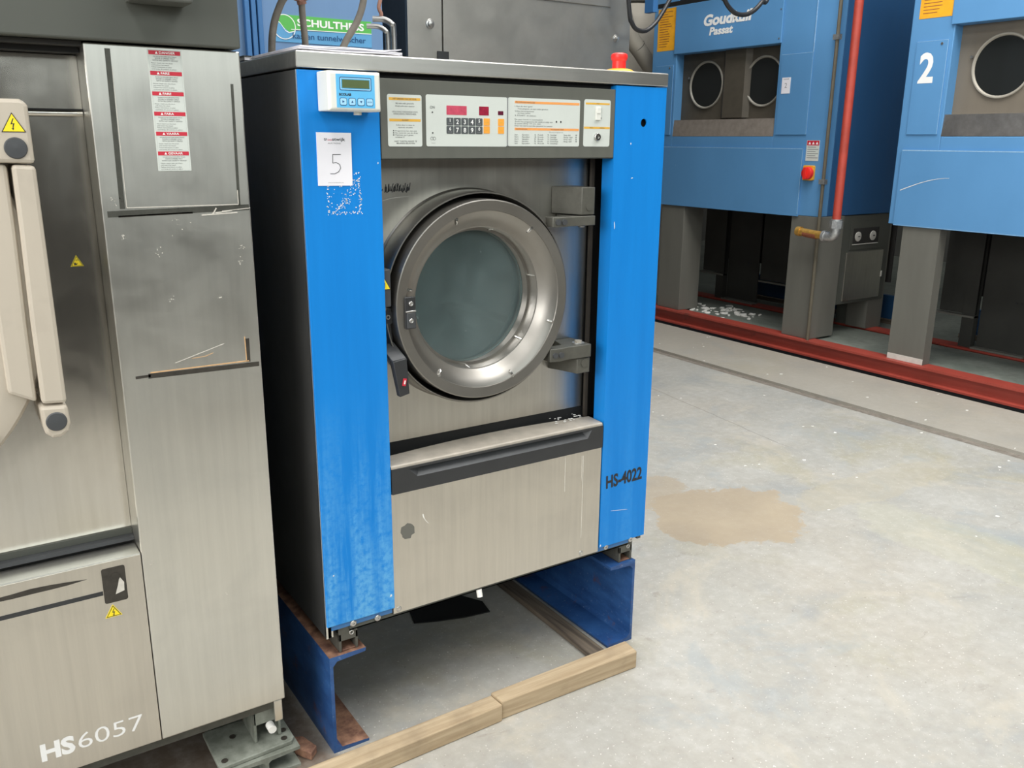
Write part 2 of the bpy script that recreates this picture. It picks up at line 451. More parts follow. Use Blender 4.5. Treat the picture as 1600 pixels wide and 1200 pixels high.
# ================================================================ the hall
b = MB()
b.box(-6, -6, -.06, 3.315, 7, 0, 'concrete')
b.box(3.408, -6, -.06, 4.025, 7, 0, 'concrete')
struct('floor', b)
MB().box(3.315, -6, -.06, 3.408, 7, -.016, 'groove_dirt').build('trim_1')['kind'] = 'structure'
MB().box(4.025, -6, -.20, 9, 7, -.14, 'dark_interior').build('trim_2')['kind'] = 'structure'
b = MB(); b.box(4.215, -6, -.14, 4.78, 7, .088, 'painted_slab'); b.box(4.93, -6, -.14, 9, 7, .06, 'painted_slab')
b.build('trim_3')['kind'] = 'structure'
struct('wall_back', MB().box(-6, 7, -.2, 9, 7.2, 5.6, 'wall_grey'))
struct('wall_right', MB().box(9, -6.2, -.2, 9.2, 7.2, 5.6, 'wall_grey'))
b = MB()
for y0, y1, z0, z1 in ((-6.2, 7.2, -.2, 1.6), (-6.2, 7.2, 4.2, 5.6), (-6.2, -5.2, 1.6, 4.2), (0, 7.2, 1.6, 4.2)): b.box(-6.2, y0, z0, -6, y1, z1, 'dark_wall')
struct('wall_left', b)
b = MB()
for y in (-5.2, -3.9, -2.6, -1.3, 0): b.box(-6.1, y - .03, 1.6, -6.02, y + .03, 4.2, 'leg_grey')
struct('window_2', b)
b = MB()
b.box(-6, -6.2, -.2, 9, -6, 1.9, 'dark_wall'); b.box(-6, -6.2, 1.9, 9, -6, 2.5, 'wall_grey'); b.box(-6, -6.2, 4.5, 9, -6, 5.6, 'wall_grey')
b.box(-6, -6.2, 2.5, -3.2, -6, 4.5, 'wall_grey'); b.box(4.2, -6.2, 2.5, 9, -6, 4.5, 'wall_grey')
struct('wall_front', b)
b = MB(); b.box(-5.5, -3.15, 0, 2.4, -2.98, 1.52, 'dark_wall'); struct('reflection_block', b)  # unseen dark block added to darken steel reflections, standing in for opposite machines
b = MB()
for x in (-3.2, -1.35, .5, 2.35, 4.14): b.box(x - .03, -6.1, 2.5, x + .03, -6.02, 4.5, 'leg_grey')
struct('window_1', b)
# ceiling with three open rooflights
b = MB()
xs = [(-6, -2.6), (-1.4, 1.1), (3.5, 4.9), (5.9, 9)]
for x0, x1 in xs: b.box(x0, -4.9, 5.4, x1, 4.3, 5.6, 'ceiling_grey')
b.box(-6, -6, 5.4, 9, -4.9, 5.6, 'ceiling_grey'); b.box(-6, 4.3, 5.4, 9, 7, 5.6, 'ceiling_grey')
struct('ceiling', b)

# ================================================================ main washing machine
WM = thing('washing_machine', 'blue and steel industrial washing machine with a round porthole door, standing on blue steel channels', 'washing machine', (.455, .45, .245))
# side panels, back, top cap
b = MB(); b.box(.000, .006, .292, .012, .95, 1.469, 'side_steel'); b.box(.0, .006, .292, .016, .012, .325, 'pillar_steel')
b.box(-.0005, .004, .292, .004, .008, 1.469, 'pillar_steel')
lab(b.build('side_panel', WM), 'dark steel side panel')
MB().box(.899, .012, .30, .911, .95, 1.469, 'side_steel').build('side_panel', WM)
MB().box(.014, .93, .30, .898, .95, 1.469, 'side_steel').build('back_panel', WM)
b = MB(); b.box(-.001, -.003, 1.4725, .913, .955, 1.5025, 'cap_steel')
lab(b.build('top_cap', WM, .0025), 'steel top cap')
MB().box(.02, .02, 1.462, .895, .93, 1.4722, 'dark_gasket').build('top_seal', WM)
# blue covers
b = MB()
b.box(.0012, 0, .3205, .1635, .0035, 1.4695, 'machine_blue'); b.box(.160, 0.0035, .3205, .1635, .05, 1.4695, 'machine_blue')
b.box(.0012, .0035, .3205, .0045, .012, 1.4695, 'machine_blue')
LC = lab(b.build('front_cover', WM, .0015), 'left blue front cover')
b = MB()
F = FRONT(0)
# right cover with cable hole: plate in two pieces round an octagon-ish circular hole
hx, hz, hr = .844, 1.3896, .0095
n = 24
circ = [(hx + hr * math.cos(2 * math.pi * k / n), hz + hr * math.sin(2 * math.pi * k / n)) for k in range(n)]
sq = []
for k in range(n):
    c_, s_ = math.cos(2 * math.pi * k / n), math.sin(2 * math.pi * k / n); q = max(abs(c_), abs(s_)); sq.append((hx + .03 * c_ / q, hz + .03 * s_ / q))
v = [F.P(a, z_) for a, z_ in circ] + [F.P(a, z_) for a, z_ in sq] + [F.P(a, z_, -.0035) for a, z_ in circ]
b.add(v, [(k, n + k, n + (k + 1) % n, (k + 1) % n) for k in range(n)] + [(k, (k + 1) % n, 2 * n + (k + 1) % n, 2 * n + k) for k in range(n)], 'machine_blue')
x0, x1, z0, z1 = .7565, .9115, .3145, 1.4700
for r in ((x0, z0, x1, hz - .03), (x0, hz + .03, x1, z1), (x0, hz - .03, hx - .03, hz + .03), (hx + .03, hz - .03, x1, hz + .03)):
    b.box(r[0], 0, r[1], r[2], .0035, r[3], 'machine_blue')
b.box(x0, .0035, z0, x0 + .0035, .042, z1, 'machine_blue'); b.box(x1 - .0035, .0035, z0, x1, .03, z1, 'machine_blue')
b.box(hx - .02, .012, hz - .02, hx + .02, .014, hz + .02, 'dark_gasket')
lab(b.build('front_cover', WM), 'right blue front cover with a small round hole')
# stencilled number on right cover
b = MB(); Fn = FRONT(0).at(.7715, .4795).rot(1.5)
b.text(Fn, 0, 0, .033, 'HS-4022', 'ink_black', .0006, w=.122, bold=.03)
# stencil bridges
lab(b.build('lettering', WM), 'black stencilled HS-4022')
# worn glue rectangle under the lot label + scuffs
b = MB()
Fp = FRONT(0)
for _ in range(420):
    a = random.uniform(.047, .119); z_ = random.uniform(1.205, 1.285)
    edge = min(a - .047, .119 - a, z_ - 1.205) < .006
    if not (edge or abs((z_ - 1.205) - (a - .07) * 1.6) < .016 or random.random() < .12): continue
    r = random.uniform(.0005, .0016)
    b.poly(Fp, [(a + r * random.uniform(.5, 1.4) * math.cos(q), z_ + r * random.uniform(.5, 1.4) * math.sin(q)) for q in (.3, 1.7, 2.9, 4.2, 5.5)], .0004, 'dust_white')
for (a, z_, w_, h_) in ((.8115, 1.262, .006, .0018), (.806, 1.3395, .0022, .0045), (.7665, 1.145, .0018, .018), (.1555, 1.30, .002, .004), (.152, .352, .004, .006), (.7585, .317, .004, .006), (.79, .412, .06, .0008), (.02, .44, .003, .003)):
    b.poly(Fp.at(a, z_).rot(random.uniform(-12, 20)), [(0, 0), (w_, h_ * .2), (w_ * .9, h_), (w_ * .1, h_ * .8)], .0004, 'dust_white')
lab(b.build('glue_residue', WM), 'white scuffs and glue residue')['kind'] = 'stuff'
# lot paper
b = MB(); Fl = FRONT(0).at(.0305, 1.2605).rot(-.6)
b.rect(Fl, 0, 0, .0700, .0985, .0012, 'paper_white')
Fq = Fl.at(0, 0, .0012)
b.text(Fq, .0145, .0835, .0058, 'tr', 'ink_black', w=.0065, bold=.01); b.text(Fq, .0215, .0835, .0043, 'oo', 'led_red', w=.009, bold=.006)
b.text(Fq, .0310, .0835, .0058, 'stwijk', 'ink_black', w=.026, bold=.01)
b.text(Fq, .035, .0775, .0026, 'AUCTIONS', 'ink_grey', align='C', w=.026)
b.text(Fq, .036, .0052, .0016, 'www.troostwijkauctions.com', 'ink_grey', align='C', w=.031)
five = [(.0475, .0585), (.0310, .0582), (.0305, .0420), (.037, .0438), (.0445, .040), (.0465, .033), (.042, .0262), (.034, .0222), (.025, .0225)]
for p, q in zip(five, five[1:]):
    dx, dy = q[0] - p[0], q[1] - p[1]; L_ = math.hypot(dx, dy); nx, ny = -dy / L_ * .0005, dx / L_ * .0005
    b.poly(Fq, [(p[0] + nx, p[1] + ny), (p[0] - nx, p[1] - ny), (q[0] - nx, q[1] - ny), (q[0] + nx, q[1] + ny)], .0004, 'ink_black')
lab(b.build('lot_label', WM), 'white paper label marked with a handwritten 5')

# control fascia
b = MB(); b.box(.1655, .0015, 1.3085, .7565, .02, 1.4615, 'fascia_grey'); b.box(.1655, .0015, 1.3085, .7565, .075, 1.312, 'fascia_grey')
CP = lab(b.build('control_panel', WM, .0015), 'grey control fascia')
y = .0015
F = FRONT(y)
b = MB(); b.rect(F, .1805, 1.3335, .2560, 1.4325, .0008, 'label_white', r=.004); G = F.at(0, 0, .0008)
b.rect(G, .184, 1.4215, .253, 1.4265, .0002, 'label_ochre'); b.rect(G, .184, 1.3815, .253, 1.3865, .0002, 'label_ochre')
b.text(G, .2185, 1.4228, .0028, 'HET OPENEN VAN DE DEUR', 'ink_mid', align='C', w=.052)
b.text(G, .2185, 1.3827, .0028, 'ALARM', 'ink_mid', align='C', w=.014)
for i, (z_, w_, s_) in enumerate(((1.4145, .040, 'Bij een vals gewicht'), (1.4095, .042, 'draait ook naar openen'), (1.3985, .056, 'UITSLUITEND TOEGANKELIJK DOOR'), (1.3945, .050, 'DESKUNDIG PERSONEEL'), (1.3735, .040, 'Indien deur in deze te'), (1.3690, .032, 'openen situatie'))):
    b.text(G, .2185, z_, .0026, s_, 'ink_mid', align='C', w=w_)
for z_, w_, s_ in ((1.3625, .048, 'Programma kan dat ook'), (1.3585, .050, 'Na controle van de draai'), (1.3545, .040, 'Machine op 0 gezet'), (1.3505, .02, 'schakel 0')):
    b.text(G, .196, z_, .0024, s_, 'ink_mid', w=w_)
    if w_ > .03: b.rect(G, .1915, z_, .1935, z_ + .0024, .0003, 'ink_black')
b.text(G, .2185, 1.3425, .0026, 'LAAT TOESTEL NOOIT TE', 'ink_black', align='C', w=.050)
b.text(G, .2185, 1.3385, .0026, 'BELADEN BELASTEN', 'ink_black', align='C', w=.040)
lab(b.build('instruction_label', WM), 'narrow white instruction label with ochre bands')
# keypad
b = MB(); b.rect(F, .2655, 1.3340, .4600, 1.4345, .0008, 'label_white', r=.004)
b.text(G, .2745, 1.4075, .0055, 'ON', 'ink_mid', w=.0105); b.cyl(G.P(.2800, 1.4005, 0), G.n, .0016, .0004, 'ink_black', 12)
b.cyl(G.P(.2800, 1.3605, 0), G.n, .0016, .0004, 'ink_black', 12)
b.lathe(G.P(.2780, 1.3495, .0003), G.n, [(.0028, 0), (.0034, 0)], 'ink_mid', 20); b.lathe(G.P(.2835, 1.3495, .0003), G.n, [(.0028, 0), (.0034, 0)], 'ink_mid', 20)
b.text(G, .2765, 1.3395, .003, '~', 'ink_mid', w=.009)
KP = lab(b.build('keypad_plate', WM), 'white keypad plate')
for (a0, z0_, a1, z1_, m) in ((.3125, 1.3965, .3600, 1.4145, 'led_red'), (.3900, 1.3970, .4135, 1.4145, 'led_dark_red'), (.4365, 1.3985, .4500, 1.4065, 'led_maroon')):
    MB().rect(G, a0, z0_, a1, z1_, .0004, m, r=.001).build('display', KP)
for r_, row in enumerate(('12345', '67890')):
    for k, ch in enumerate(row):
        a0 = .3122 + k * .01745; z0_ = 1.3757 - r_ * .0163
        b = MB(); b.rect(G, a0, z0_, a0 + .0160, z0_ + .0150, .0006, 'key_dark', r=.0015)
        big = k in (1, 2, 3)
        b.text(G, a0 + .008, z0_ + (.0030 if big else .0068), .0088 if big else .0062, ch, 'white_ink', .0009, align='C', bold=.02)
        if not big: b.rect(G, a0 + .003, z0_ + .0030, a0 + .0125, z0_ + .0040, .0009, 'ink_grey', .0006)
        b.build('key', KP)
for a0 in (.4010, .4368):
    for k in range(2):
        b = MB(); z0_ = 1.3765 - k * .0158; b.rect(G, a0, z0_, a0 + .0150, z0_ + .0145, .0006, 'key_orange', r=.001)
        b.rect(G, a0 + .004, z0_ + .006, a0 + .011, z0_ + .0072, .0008, 'label_ochre', .0006)
        lab(b.build('key', KP), 'orange key')
# program chart
b = MB(); b.rect(F, .4620, 1.3350, .6540, 1.4350, .0008, 'label_white', r=.004)
b.rect(G, .479, 1.4235, .652, 1.4285, .0002, 'label_orange'); b.rect(G, .479, 1.3685, .652, 1.3735, .0002, 'label_orange')
b.rect(G, .4595, 1.3345, .4612, 1.4345, .0012, 'ink_grey')
b.text(G, .481, 1.4247, .0026, 'PROGRAMMAKEUZE', 'ink_mid', w=.050)
for i, (w_, a, z_, s_) in enumerate(((.045, .479, 1.4165, '1 Sluit de deur goed'), (.080, .486, 1.4115, 'Toets program- en start indien gewenst'), (.050, .479, 1.4065, '2 Kies het programma'), (.033, .486, 1.4025, 'en kies toets'), (.055, .479, 1.3975, '3 START drukken'), (.073, .479, 1.3895, 'De start wordt nu automatisch'), (.100, .479, 1.3850, 'Zodra het programma ten einde is volgt een'), (.068, .479, 1.3810, '0 toets lamp 10 sec. aan'), (.100, .479, 1.3765, 'Deur kan hierna worden geopend na zoemer'))):
    b.text(G, a, z_, .0026, s_, 'ink_mid', w=w_)
for a in (.588, .600): b.rect(G, a, 1.3855, a + .003, 1.3895, .0004, 'ink_black')
b.text(G, .482, 1.3697, .0024, 'WASPROGRAMMA', 'ink_mid', w=.03); b.text(G, .575, 1.3697, .0024, 'HOOFDWAS TEMP.', 'ink_mid', w=.035); b.text(G, .570, 1.3640, .0022, 'Droog programma', 'ink_grey', w=.038)
for r_ in range(5):
    z_ = 1.3580 - r_ * .0045
    for a, w_, s_ in ((.479, .010, 'Start'), (.498, .018, 'Spoelen'), (.531, .004, '5'), (.540, .016, 'Kook'), (.566, .003, '9'), (.573, .020, 'Centrifuge'), (.610, .022, 'Stop tijd'), (.643, .004, '8')):
        if r_ == 4 and a > .6: continue
        b.text(G, a, z_, .0026, s_, 'ink_mid', w=w_ * random.uniform(.8, 1.15))
lab(b.build('program_chart', WM), 'white program chart with orange bands')
# key switch plate
b = MB(); b.rect(F, .6660, 1.3350, .7420, 1.4375, .0008, 'label_white', r=.005)
b.rect(G, .670, 1.4265, .739, 1.4305, .0002, 'label_ochre'); b.rect(G, .6665, 1.3740, .7415, 1.3785, .0002, 'label_ochre')
b.text(G, .705, 1.4275, .0020, 'STOP', 'ink_mid', align='C', w=.008); b.text(G, .683, 1.3752, .0020, 'PROG.', 'ink_mid', w=.01); b.text(G, .712, 1.3752, .0020, 'NORMAAL', 'ink_mid', w=.014)
b.text(G, .7145, 1.4165, .003, 'I', 'ink_mid'); b.text(G, .7140, 1.3960, .003, 'O', 'ink_mid')
SP = lab(b.build('switch_plate', WM), 'white switch plate with ochre bands')
MB().rect(G, .6980, 1.3930, .7115, 1.4225, .004, 'white_plastic', r=.001).rect(G, .700, 1.4075, .7095, 1.4205, .0055, 'white_plastic').build('rocker_switch', SP, .0006)
b = MB(); b.lathe(G.P(.7045, 1.3560), G.n, [(.0085, 0), (.0085, .004), (.0075, .0055), (.0035, .0055), (.0033, .003), (0.0001, .003)], 'key_silver', 24)
b.build('key_switch', SP)

# inner front plate with round opening
CX, CZ = .408, 1.004
b = MB(); n = 72; R0 = .232
inner = [(CX + R0 * math.cos(2 * math.pi * k / n), CZ + R0 * math.sin(2 * math.pi * k / n)) for k in range(n)]
X0, X1, Z0, Z1 = .150, .7480, .6860, 1.330
outer = []
for k in range(n):
    c_, s_ = math.cos(2 * math.pi * k / n), math.sin(2 * math.pi * k / n)
    tt = min(((X1 - CX) / c_ if c_ > 1e-6 else (X0 - CX) / c_ if c_ < -1e-6 else 9), ((Z1 - CZ) / s_ if s_ > 1e-6 else (Z0 - CZ) / s_ if s_ < -1e-6 else 9))
    outer.append((CX + tt * c_, CZ + tt * s_))
F = FRONT(.085)
b.add([F.P(*p) for p in inner + outer], [(k, n + k, n + (k + 1) % n, (k + 1) % n) for k in range(n)], 'plate_steel')
for (cx_, cz_, sa, sb) in ((X1, Z1, 0, 1), (X0, Z1, 1, 2), (X0, Z0, 2, 3), (X1, Z0, 3, 4)):
    ang = math.atan2(cz_ - CZ, cx_ - CX) % (2 * math.pi); k = int(ang / (2 * math.pi) * n)
    b.add([F.P(*outer[k]), F.P(cx_, cz_), F.P(*outer[(k + 1) % n])], [(0, 1, 2)], 'plate_steel')
FP = lab(b.build('front_plate', WM), 'brushed steel front plate')
b = MB(); b.lathe((CX, .085, CZ), (0, -1, 0), [(.242, 0), (.2385, .003), (.2370, .060), (.2355, .063), (.2330, .063), (.2320, .060), (.2320, -.03)], 'door_steel', 96)
b.build('door_collar', WM)
MB().lathe((CX, .115, CZ), (0, -1, 0), [(.2315, .0), (.2315, .03), (.205, .04), (.170, .02)], 'dark_gasket', 72).build('door_gasket', WM)
b = MB(); b.lathe((CX, .13, CZ), (0, 1, 0), [(.165, 0), (.200, .01), (.27, .03), (.27, .42)], 'drum_steel', 64)
b.cyl((CX, .54, CZ), (0, 1, 0), .27, .01, 'drum_steel', 64)
for i in range(3):
    q = math.radians(90 + 120 * i); c_, s_ = math.cos(q), math.sin(q)
    p = Vector((CX + .27 * c_, .16, CZ + .27 * s_)); e = Vector((-s_, 0, c_)) * .03; r = Vector((-c_, 0, -s_)) * .07; d = Vector((0, .36, 0))
    b.add([p - e, p + e, p + r, p - e + d, p + e + d, p + r + d], [(0, 2, 1), (3, 4, 5), (0, 3, 5, 2), (2, 5, 4, 1)], 'drum_steel')
b.build('drum', WM)
# dark rebate strips beside the plate
for q in ((.7485, .070, .660, .7570, .078, 1.312, 'rebate_brown'), (.745, .088, .655, .80, .092, 1.33, 'dark_gasket'), (.150, .087, .600, .7480, .091, .690, 'dark_gasket'), (.120, .02, .655, .16, .088, 1.33, 'dark_gasket')): MB().box(*q).build('rebate_strip', WM)
# illegible remains of lettering upper left on plate
b = MB(); F2 = FRONT(.085)
rr = random.Random(3)
for k in range(34):
    a = .196 + k * .0021; h_ = rr.uniform(.006, .017) * (1 if k > 5 else .5)
    if k in (4, 5): continue
    b.poly(F2.at(a, 1.2400 + rr.uniform(-.002, .003)).rot(rr.uniform(-20, 5)), [(0, 0), (.0016, 0), (.0018, h_), (.0002, h_)], .0005, 'ink_black')
lab(b.build('worn_lettering', WM), 'scratched remains of black lettering')
b = MB()
for k in range(10):
    a0 = .19 + k * .009; z0_ = 1.219 + .010 * math.sin(k / 10 * 2.2)
    z1_ = 1.219 + .010 * math.sin((k + 1) / 10 * 2.2)
    b.poly(F2, [(a0, z0_), (a0 + .009, z1_), (a0 + .009, z1_ + .0012), (a0, z0_ + .0012)], .0005, 'tape_pale')
b.build('scratch', WM)

# door
b = MB()
b.lathe((CX, 0, CZ), (0, 1, 0), [(.150, .060), (.2190, .060), (.2215, .056), (.2215, .004), (.2205, .001), (.2185, 0), (.1975, .002), (.1965, .0045), (.1940, .0055), (.1880, .0085), (.1800, .0145), (.1720, .0225), (.1655, .0305), (.1615, .0345), (.1595, .0350), (.1585, .0370), (.1560, .070), (.1535, .090), (.1500, .090)], 'door_steel', 128)
DR = lab(b.build('door', WM), 'round brushed steel door ring')
b = MB(); b.lathe((CX, 0, CZ), (0, 1, 0), [(.0001, .086), (.1535, .086), (.1535, .093), (.0001, .093)], 'door_glass', 72, False)
GL = lab(b.build('porthole_glass', DR), 'dusty greenish glass porthole')
for deg in (52, 112, 168, 232, 292, 340):
    q = math.radians(deg); rad = Vector((math.cos(q), 0, math.sin(q))); tan = Vector((-math.sin(q), 0, math.cos(q))); C_ = Vector((CX, 0, CZ))
    b = MB(); b.tube([C_ + rad * .1965 + Vector((0, .004, 0)), C_ + rad * .187 + Vector((0, .0065, 0)), C_ + rad * .184 + Vector((0, .011, 0))], .0028, 'key_silver', 8, 3)
    b.cyl(C_ + rad * .1955 + Vector((0, .0065, 0)), (0, -1, 0), .0035, .005, 'key_silver', 12)
    b.build('glass_clip', DR)
for deg in (15, 75, 140, 200, 262, 318):
    q = math.radians(deg); rad = Vector((math.cos(q), 0, math.sin(q))); C_ = Vector((CX, 0, CZ))
    MB().tube([C_ + rad * .1600 + Vector((0, .036, 0)), C_ + rad * .1545 + Vector((0, .062, 0))], .0022, 'key_silver', 6, 1).build('glass_clip', DR)
# latch plate on door
b = MB(); F = FRONT(.0025)
b.rect(F, .2065, .962, .2310, 1.030, .006, 'black_plastic', r=.002)
b.rect(F, .2070, .998, .2305, 1.0015, .009, 'bolt_steel'); b.rect(F, .2090, .964, .2290, .997, .009, 'charcoal_rubber', r=.002)
for z_ in (1.0165, .980): b.lathe(F.P(.2190, z_, .009), F.n, [(.0052, -.003), (.0052, .0005), (.004, .002), (.002, .001), (.0001, .001)], 'bolt_steel', 16)
lab(b.build('latch_plate', DR, .0008), 'dark latch plate with two screws')
# hinges
def hinge(zt, zm, zb, upper):
    b = MB()
    # fixed block: wedge-shaped in plan, from plate forward
    plan = [(.640, .0845), (.650, .060), (.668, .002), (.706, .002), (.708, .0845)]
    Ft = Fr((0, 0, 0), (1, 0, 0), (0, 1, 0))
    (fz0, fz1) = (zm, zt) if upper else (zb, zm)
    b.poly(Ft, plan, fz1 - .0012, 'grey_bracket', fz0 + .0012)
    b.cyl((.690, .0025, fz0 + (.021 if upper else .026)), (0, -1, 0), .0105, .0022, 'grey_bracket', 28)
    b.cyl((.675, .03, (fz0 + fz1) / 2), (0, -1, 0), .002, .012, 'bolt_steel', 12)
    h = b.build('hinge', WM, .0015)
    (mz0, mz1) = (zb, zm) if upper else (zm, zt)
    c = MB()
    plan2 = [(.585, .0300), (.585, .0000), (.615, -.004), (.640, .001), (.668, -.002), (.706, -.002), (.708, .0830), (.655, .0830), (.640, .03)]
    c.poly(Ft, plan2, mz1 - .0012, 'grey_bracket', mz0 + .0012)
    for dx in (0, .016): c.cyl((.598 + dx, -.0005 if dx == 0 else -.003, (mz0 + mz1) / 2), (0, -1, 0), .0075, .005, 'charcoal_rubber', 6)
    if not upper:
        c.cyl((.684, .022, mz1), (0, 0, 1), .010, .006, 'duct_beige', 6); c.cyl((.684, .022, mz1 - .001), (0, 0, 1), .015, .002, 'galvanised', 20)
    else:
        c.cyl((.684, .022, mz0 + .001), (0, 0, -1), .008, .005, 'galvanised', 16)
    c.build('hinge_arm', DR, .0015)
hinge(1.2455, 1.1805, 1.1560, True)
hinge(.8730, .8390, .7995, False)
# door lock and handle on the left
b = MB(); b.box(.150, .006, 1.0115, .1800, .0845, 1.0905, 'charcoal_rubber'); F = FRONT(.006)
LK = b.build('lock_housing', WM, .003)
b = MB(); b.poly(F, [(.1500, 1.0480), (.1790, 1.0480), (.1640, 1.0750)], .0006, 'ink_black'); b.poly(F, [(.1525, 1.0495), (.1768, 1.0495), (.1642, 1.0725)], .001, 'warning_yellow')
b.poly(F, [(.1630, 1.052), (.1655, 1.052), (.1665, 1.062), (.1640, 1.065)], .0013, 'ink_black')
lab(b.build('warning_triangle', LK), 'yellow warning triangle')
b = MB()
b.cyl((.1765, .084, .988), (0, -1, 0), .019, .060, 'charcoal_rubber', 28)
b.cyl((.1765, .024, .988), (0, -1, 0), .014, .004, 'black_plastic', 28); b.cyl((.1765, .020, .988), (0, -1, 0), .0055, .003, 'bolt_steel', 6)
b.cyl((.1765, .018, .988), (0, -1, 0), .003, .0015, 'ink_black', 6)
Fs = Fr((0, 0, 0), (0, 0, 1), (0, 1, 0))
# crank arm sweeping forward, then grip
b.add([(.160, .050, .975), (.190, .050, .975), (.196, .052, .918), (.160, .052, .918), (.160, .034, .975), (.190, .034, .975), (.196, .036, .918), (.160, .036, .918)],
      [(0, 1, 2, 3), (4, 7, 6, 5), (0, 4, 5, 1), (1, 5, 6, 2), (2, 6, 7, 3), (3, 7, 4, 0)], 'charcoal_rubber')
b.add([(.160, .05, .930), (.194, .05, .930), (.2045, .008, .9010), (.1730, .008, .8950), (.160, .030, .926), (.194, .030, .930), (.2055, -.006, .9010), (.1735, -.006, .8980)],
      [(0, 1, 2, 3), (4, 7, 6, 5), (0, 4, 5, 1), (1, 5, 6, 2), (2, 6, 7, 3), (3, 7, 4, 0)], 'charcoal_rubber')
b.add([(.1730, .012, .9), (.2050, .012, .905), (.2080, .004, .824), (.1850, .004, .819), (.1730, -.008, .897), (.2050, -.008, .901), (.2080, -.012, .824), (.1850, -.012, .819)],
      [(0, 1, 2, 3), (4, 7, 6, 5), (0, 4, 5, 1), (1, 5, 6, 2), (2, 6, 7, 3), (3, 7, 4, 0)], 'black_plastic')
HD = lab(b.build('door_handle', WM, .004), 'dark lever handle pointing down')
b = MB(); F = FRONT(-.0115); b.rect(F.at(.196, .851).rot(-12), -.004, -.008, .004, .008, .0012, 'danger_red'); b.rect(F.at(.196, .851).rot(-12), -.001, -.004, .002, .004, .0016, 'dust_white')
lab(b.build('arrow_mark', HD), 'small red mark')

# lower kick panel with ledge and black pull strip
b = MB()
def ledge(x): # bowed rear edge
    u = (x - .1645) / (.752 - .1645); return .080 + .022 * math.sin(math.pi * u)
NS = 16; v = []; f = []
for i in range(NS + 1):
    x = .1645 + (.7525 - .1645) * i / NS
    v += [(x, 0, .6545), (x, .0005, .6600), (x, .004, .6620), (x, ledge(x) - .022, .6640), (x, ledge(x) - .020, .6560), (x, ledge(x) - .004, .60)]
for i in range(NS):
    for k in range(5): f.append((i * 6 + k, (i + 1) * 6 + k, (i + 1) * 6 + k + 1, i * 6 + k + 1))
b.add(v, f, 'lit_ledge_pale')
b.box(.1600, .0005, .3055, .7525, .020, .5975, 'panel_steel')
b.box(.1645, .014, .597, .7525, .06, .655, 'black_plastic')
b.box(.158, .003, .3055, .1612, .06, .655, 'ink_black')
KK = lab(b.build('kick_panel', WM, .0006), 'plain steel lower panel with a ledge on top')
b = MB(); F = FRONT(0)
a0, a1, i0, i1 = .1645, .7522, .205, .716
zt_, zb_, rt, rb = .6552, .5970, .6500, .6290
O = [(a0, zb_), (a1, zb_), (a1, zt_), (a0, zt_)]; I = [(.226, rb), (.704, rb), (i1, rt), (i0, rt)]
b.add([F.P(p[0], p[1], .003) for p in O + I], [(0, 1, 5, 4), (1, 2, 6, 5), (2, 3, 7, 6), (3, 0, 4, 7)], 'black_plastic')
D_ = [(.238, .645), (.696, .645), (.700, .650), (.232, .650)]
b.add([F.P(p[0], p[1], .003) for p in I] + [F.P(p[0], p[1], -.013) for p in D_], [(0, 1, 5, 4), (1, 2, 6, 5), (2, 3, 7, 6), (3, 0, 4, 7), (4, 5, 6, 7)], 'charcoal_rubber')
b.add([F.P(p[0], p[1], .003) for p in O] + [F.P(p[0], p[1], -.002) for p in O], [(0, 4, 5, 1), (1, 5, 6, 2), (2, 6, 7, 3), (3, 7, 4, 0)], 'black_plastic')
lab(b.build('pull_strip', KK), 'black plastic pull strip')
b = MB(); F = FRONT(.0005)
pts = [(.2000 + .0185 * math.cos(q) * rr.uniform(.75, 1.15), .5010 + .019 * math.sin(q) * rr.uniform(.8, 1.15)) for q in [i * math.pi / 8 for i in range(16)]]
b.poly(F, pts, .0004, 'leg_grey')
lab(b.build('glue_patch', KK), 'grey round patch of old glue')
b = MB()
for k in range(7):
    p0 = (.2400 + .014 * (k / 7) ** 2, .5330 - .0036 * k); p1 = (.2400 + .014 * ((k + 1) / 7) ** 2, .5330 - .0036 * (k + 1))
    w_ = .0013 if k < 3 else .0007
    b.poly(F, [(p0[0] - w_, p0[1]), (p1[0] - w_, p1[1]), (p1[0] + w_, p1[1]), (p0[0] + w_, p0[1])], .0005, 'dust_white')
for (a, z0_, z1_) in ((.694, .36, .585), (.6895, .52, .585), (.6375, .50, .60), (.3, .59, .596)):
    b.poly(F, [(a, z0_), (a + .0016, z0_), (a + .0016, z1_), (a, z1_)], .0004, 'tape_pale')
for k in range(26):
    a = .70 + rr.uniform(-.06, .045)
    b.poly(Fr((0, 0, .6668), (1, 0, 0), (0, 1, 0)), [(a + rr.uniform(.001, .006) * math.cos(q), .045 + rr.uniform(-.03, .03) * .05 + (k % 5) * .011 + rr.uniform(.001, .004) * math.sin(q)) for q in (0, 1.3, 2.6, 3.9, 5.2)], .0008, 'dust_white')
lab(b.build('lint_marks', KK), 'white lint and drip marks')['kind'] = 'stuff'
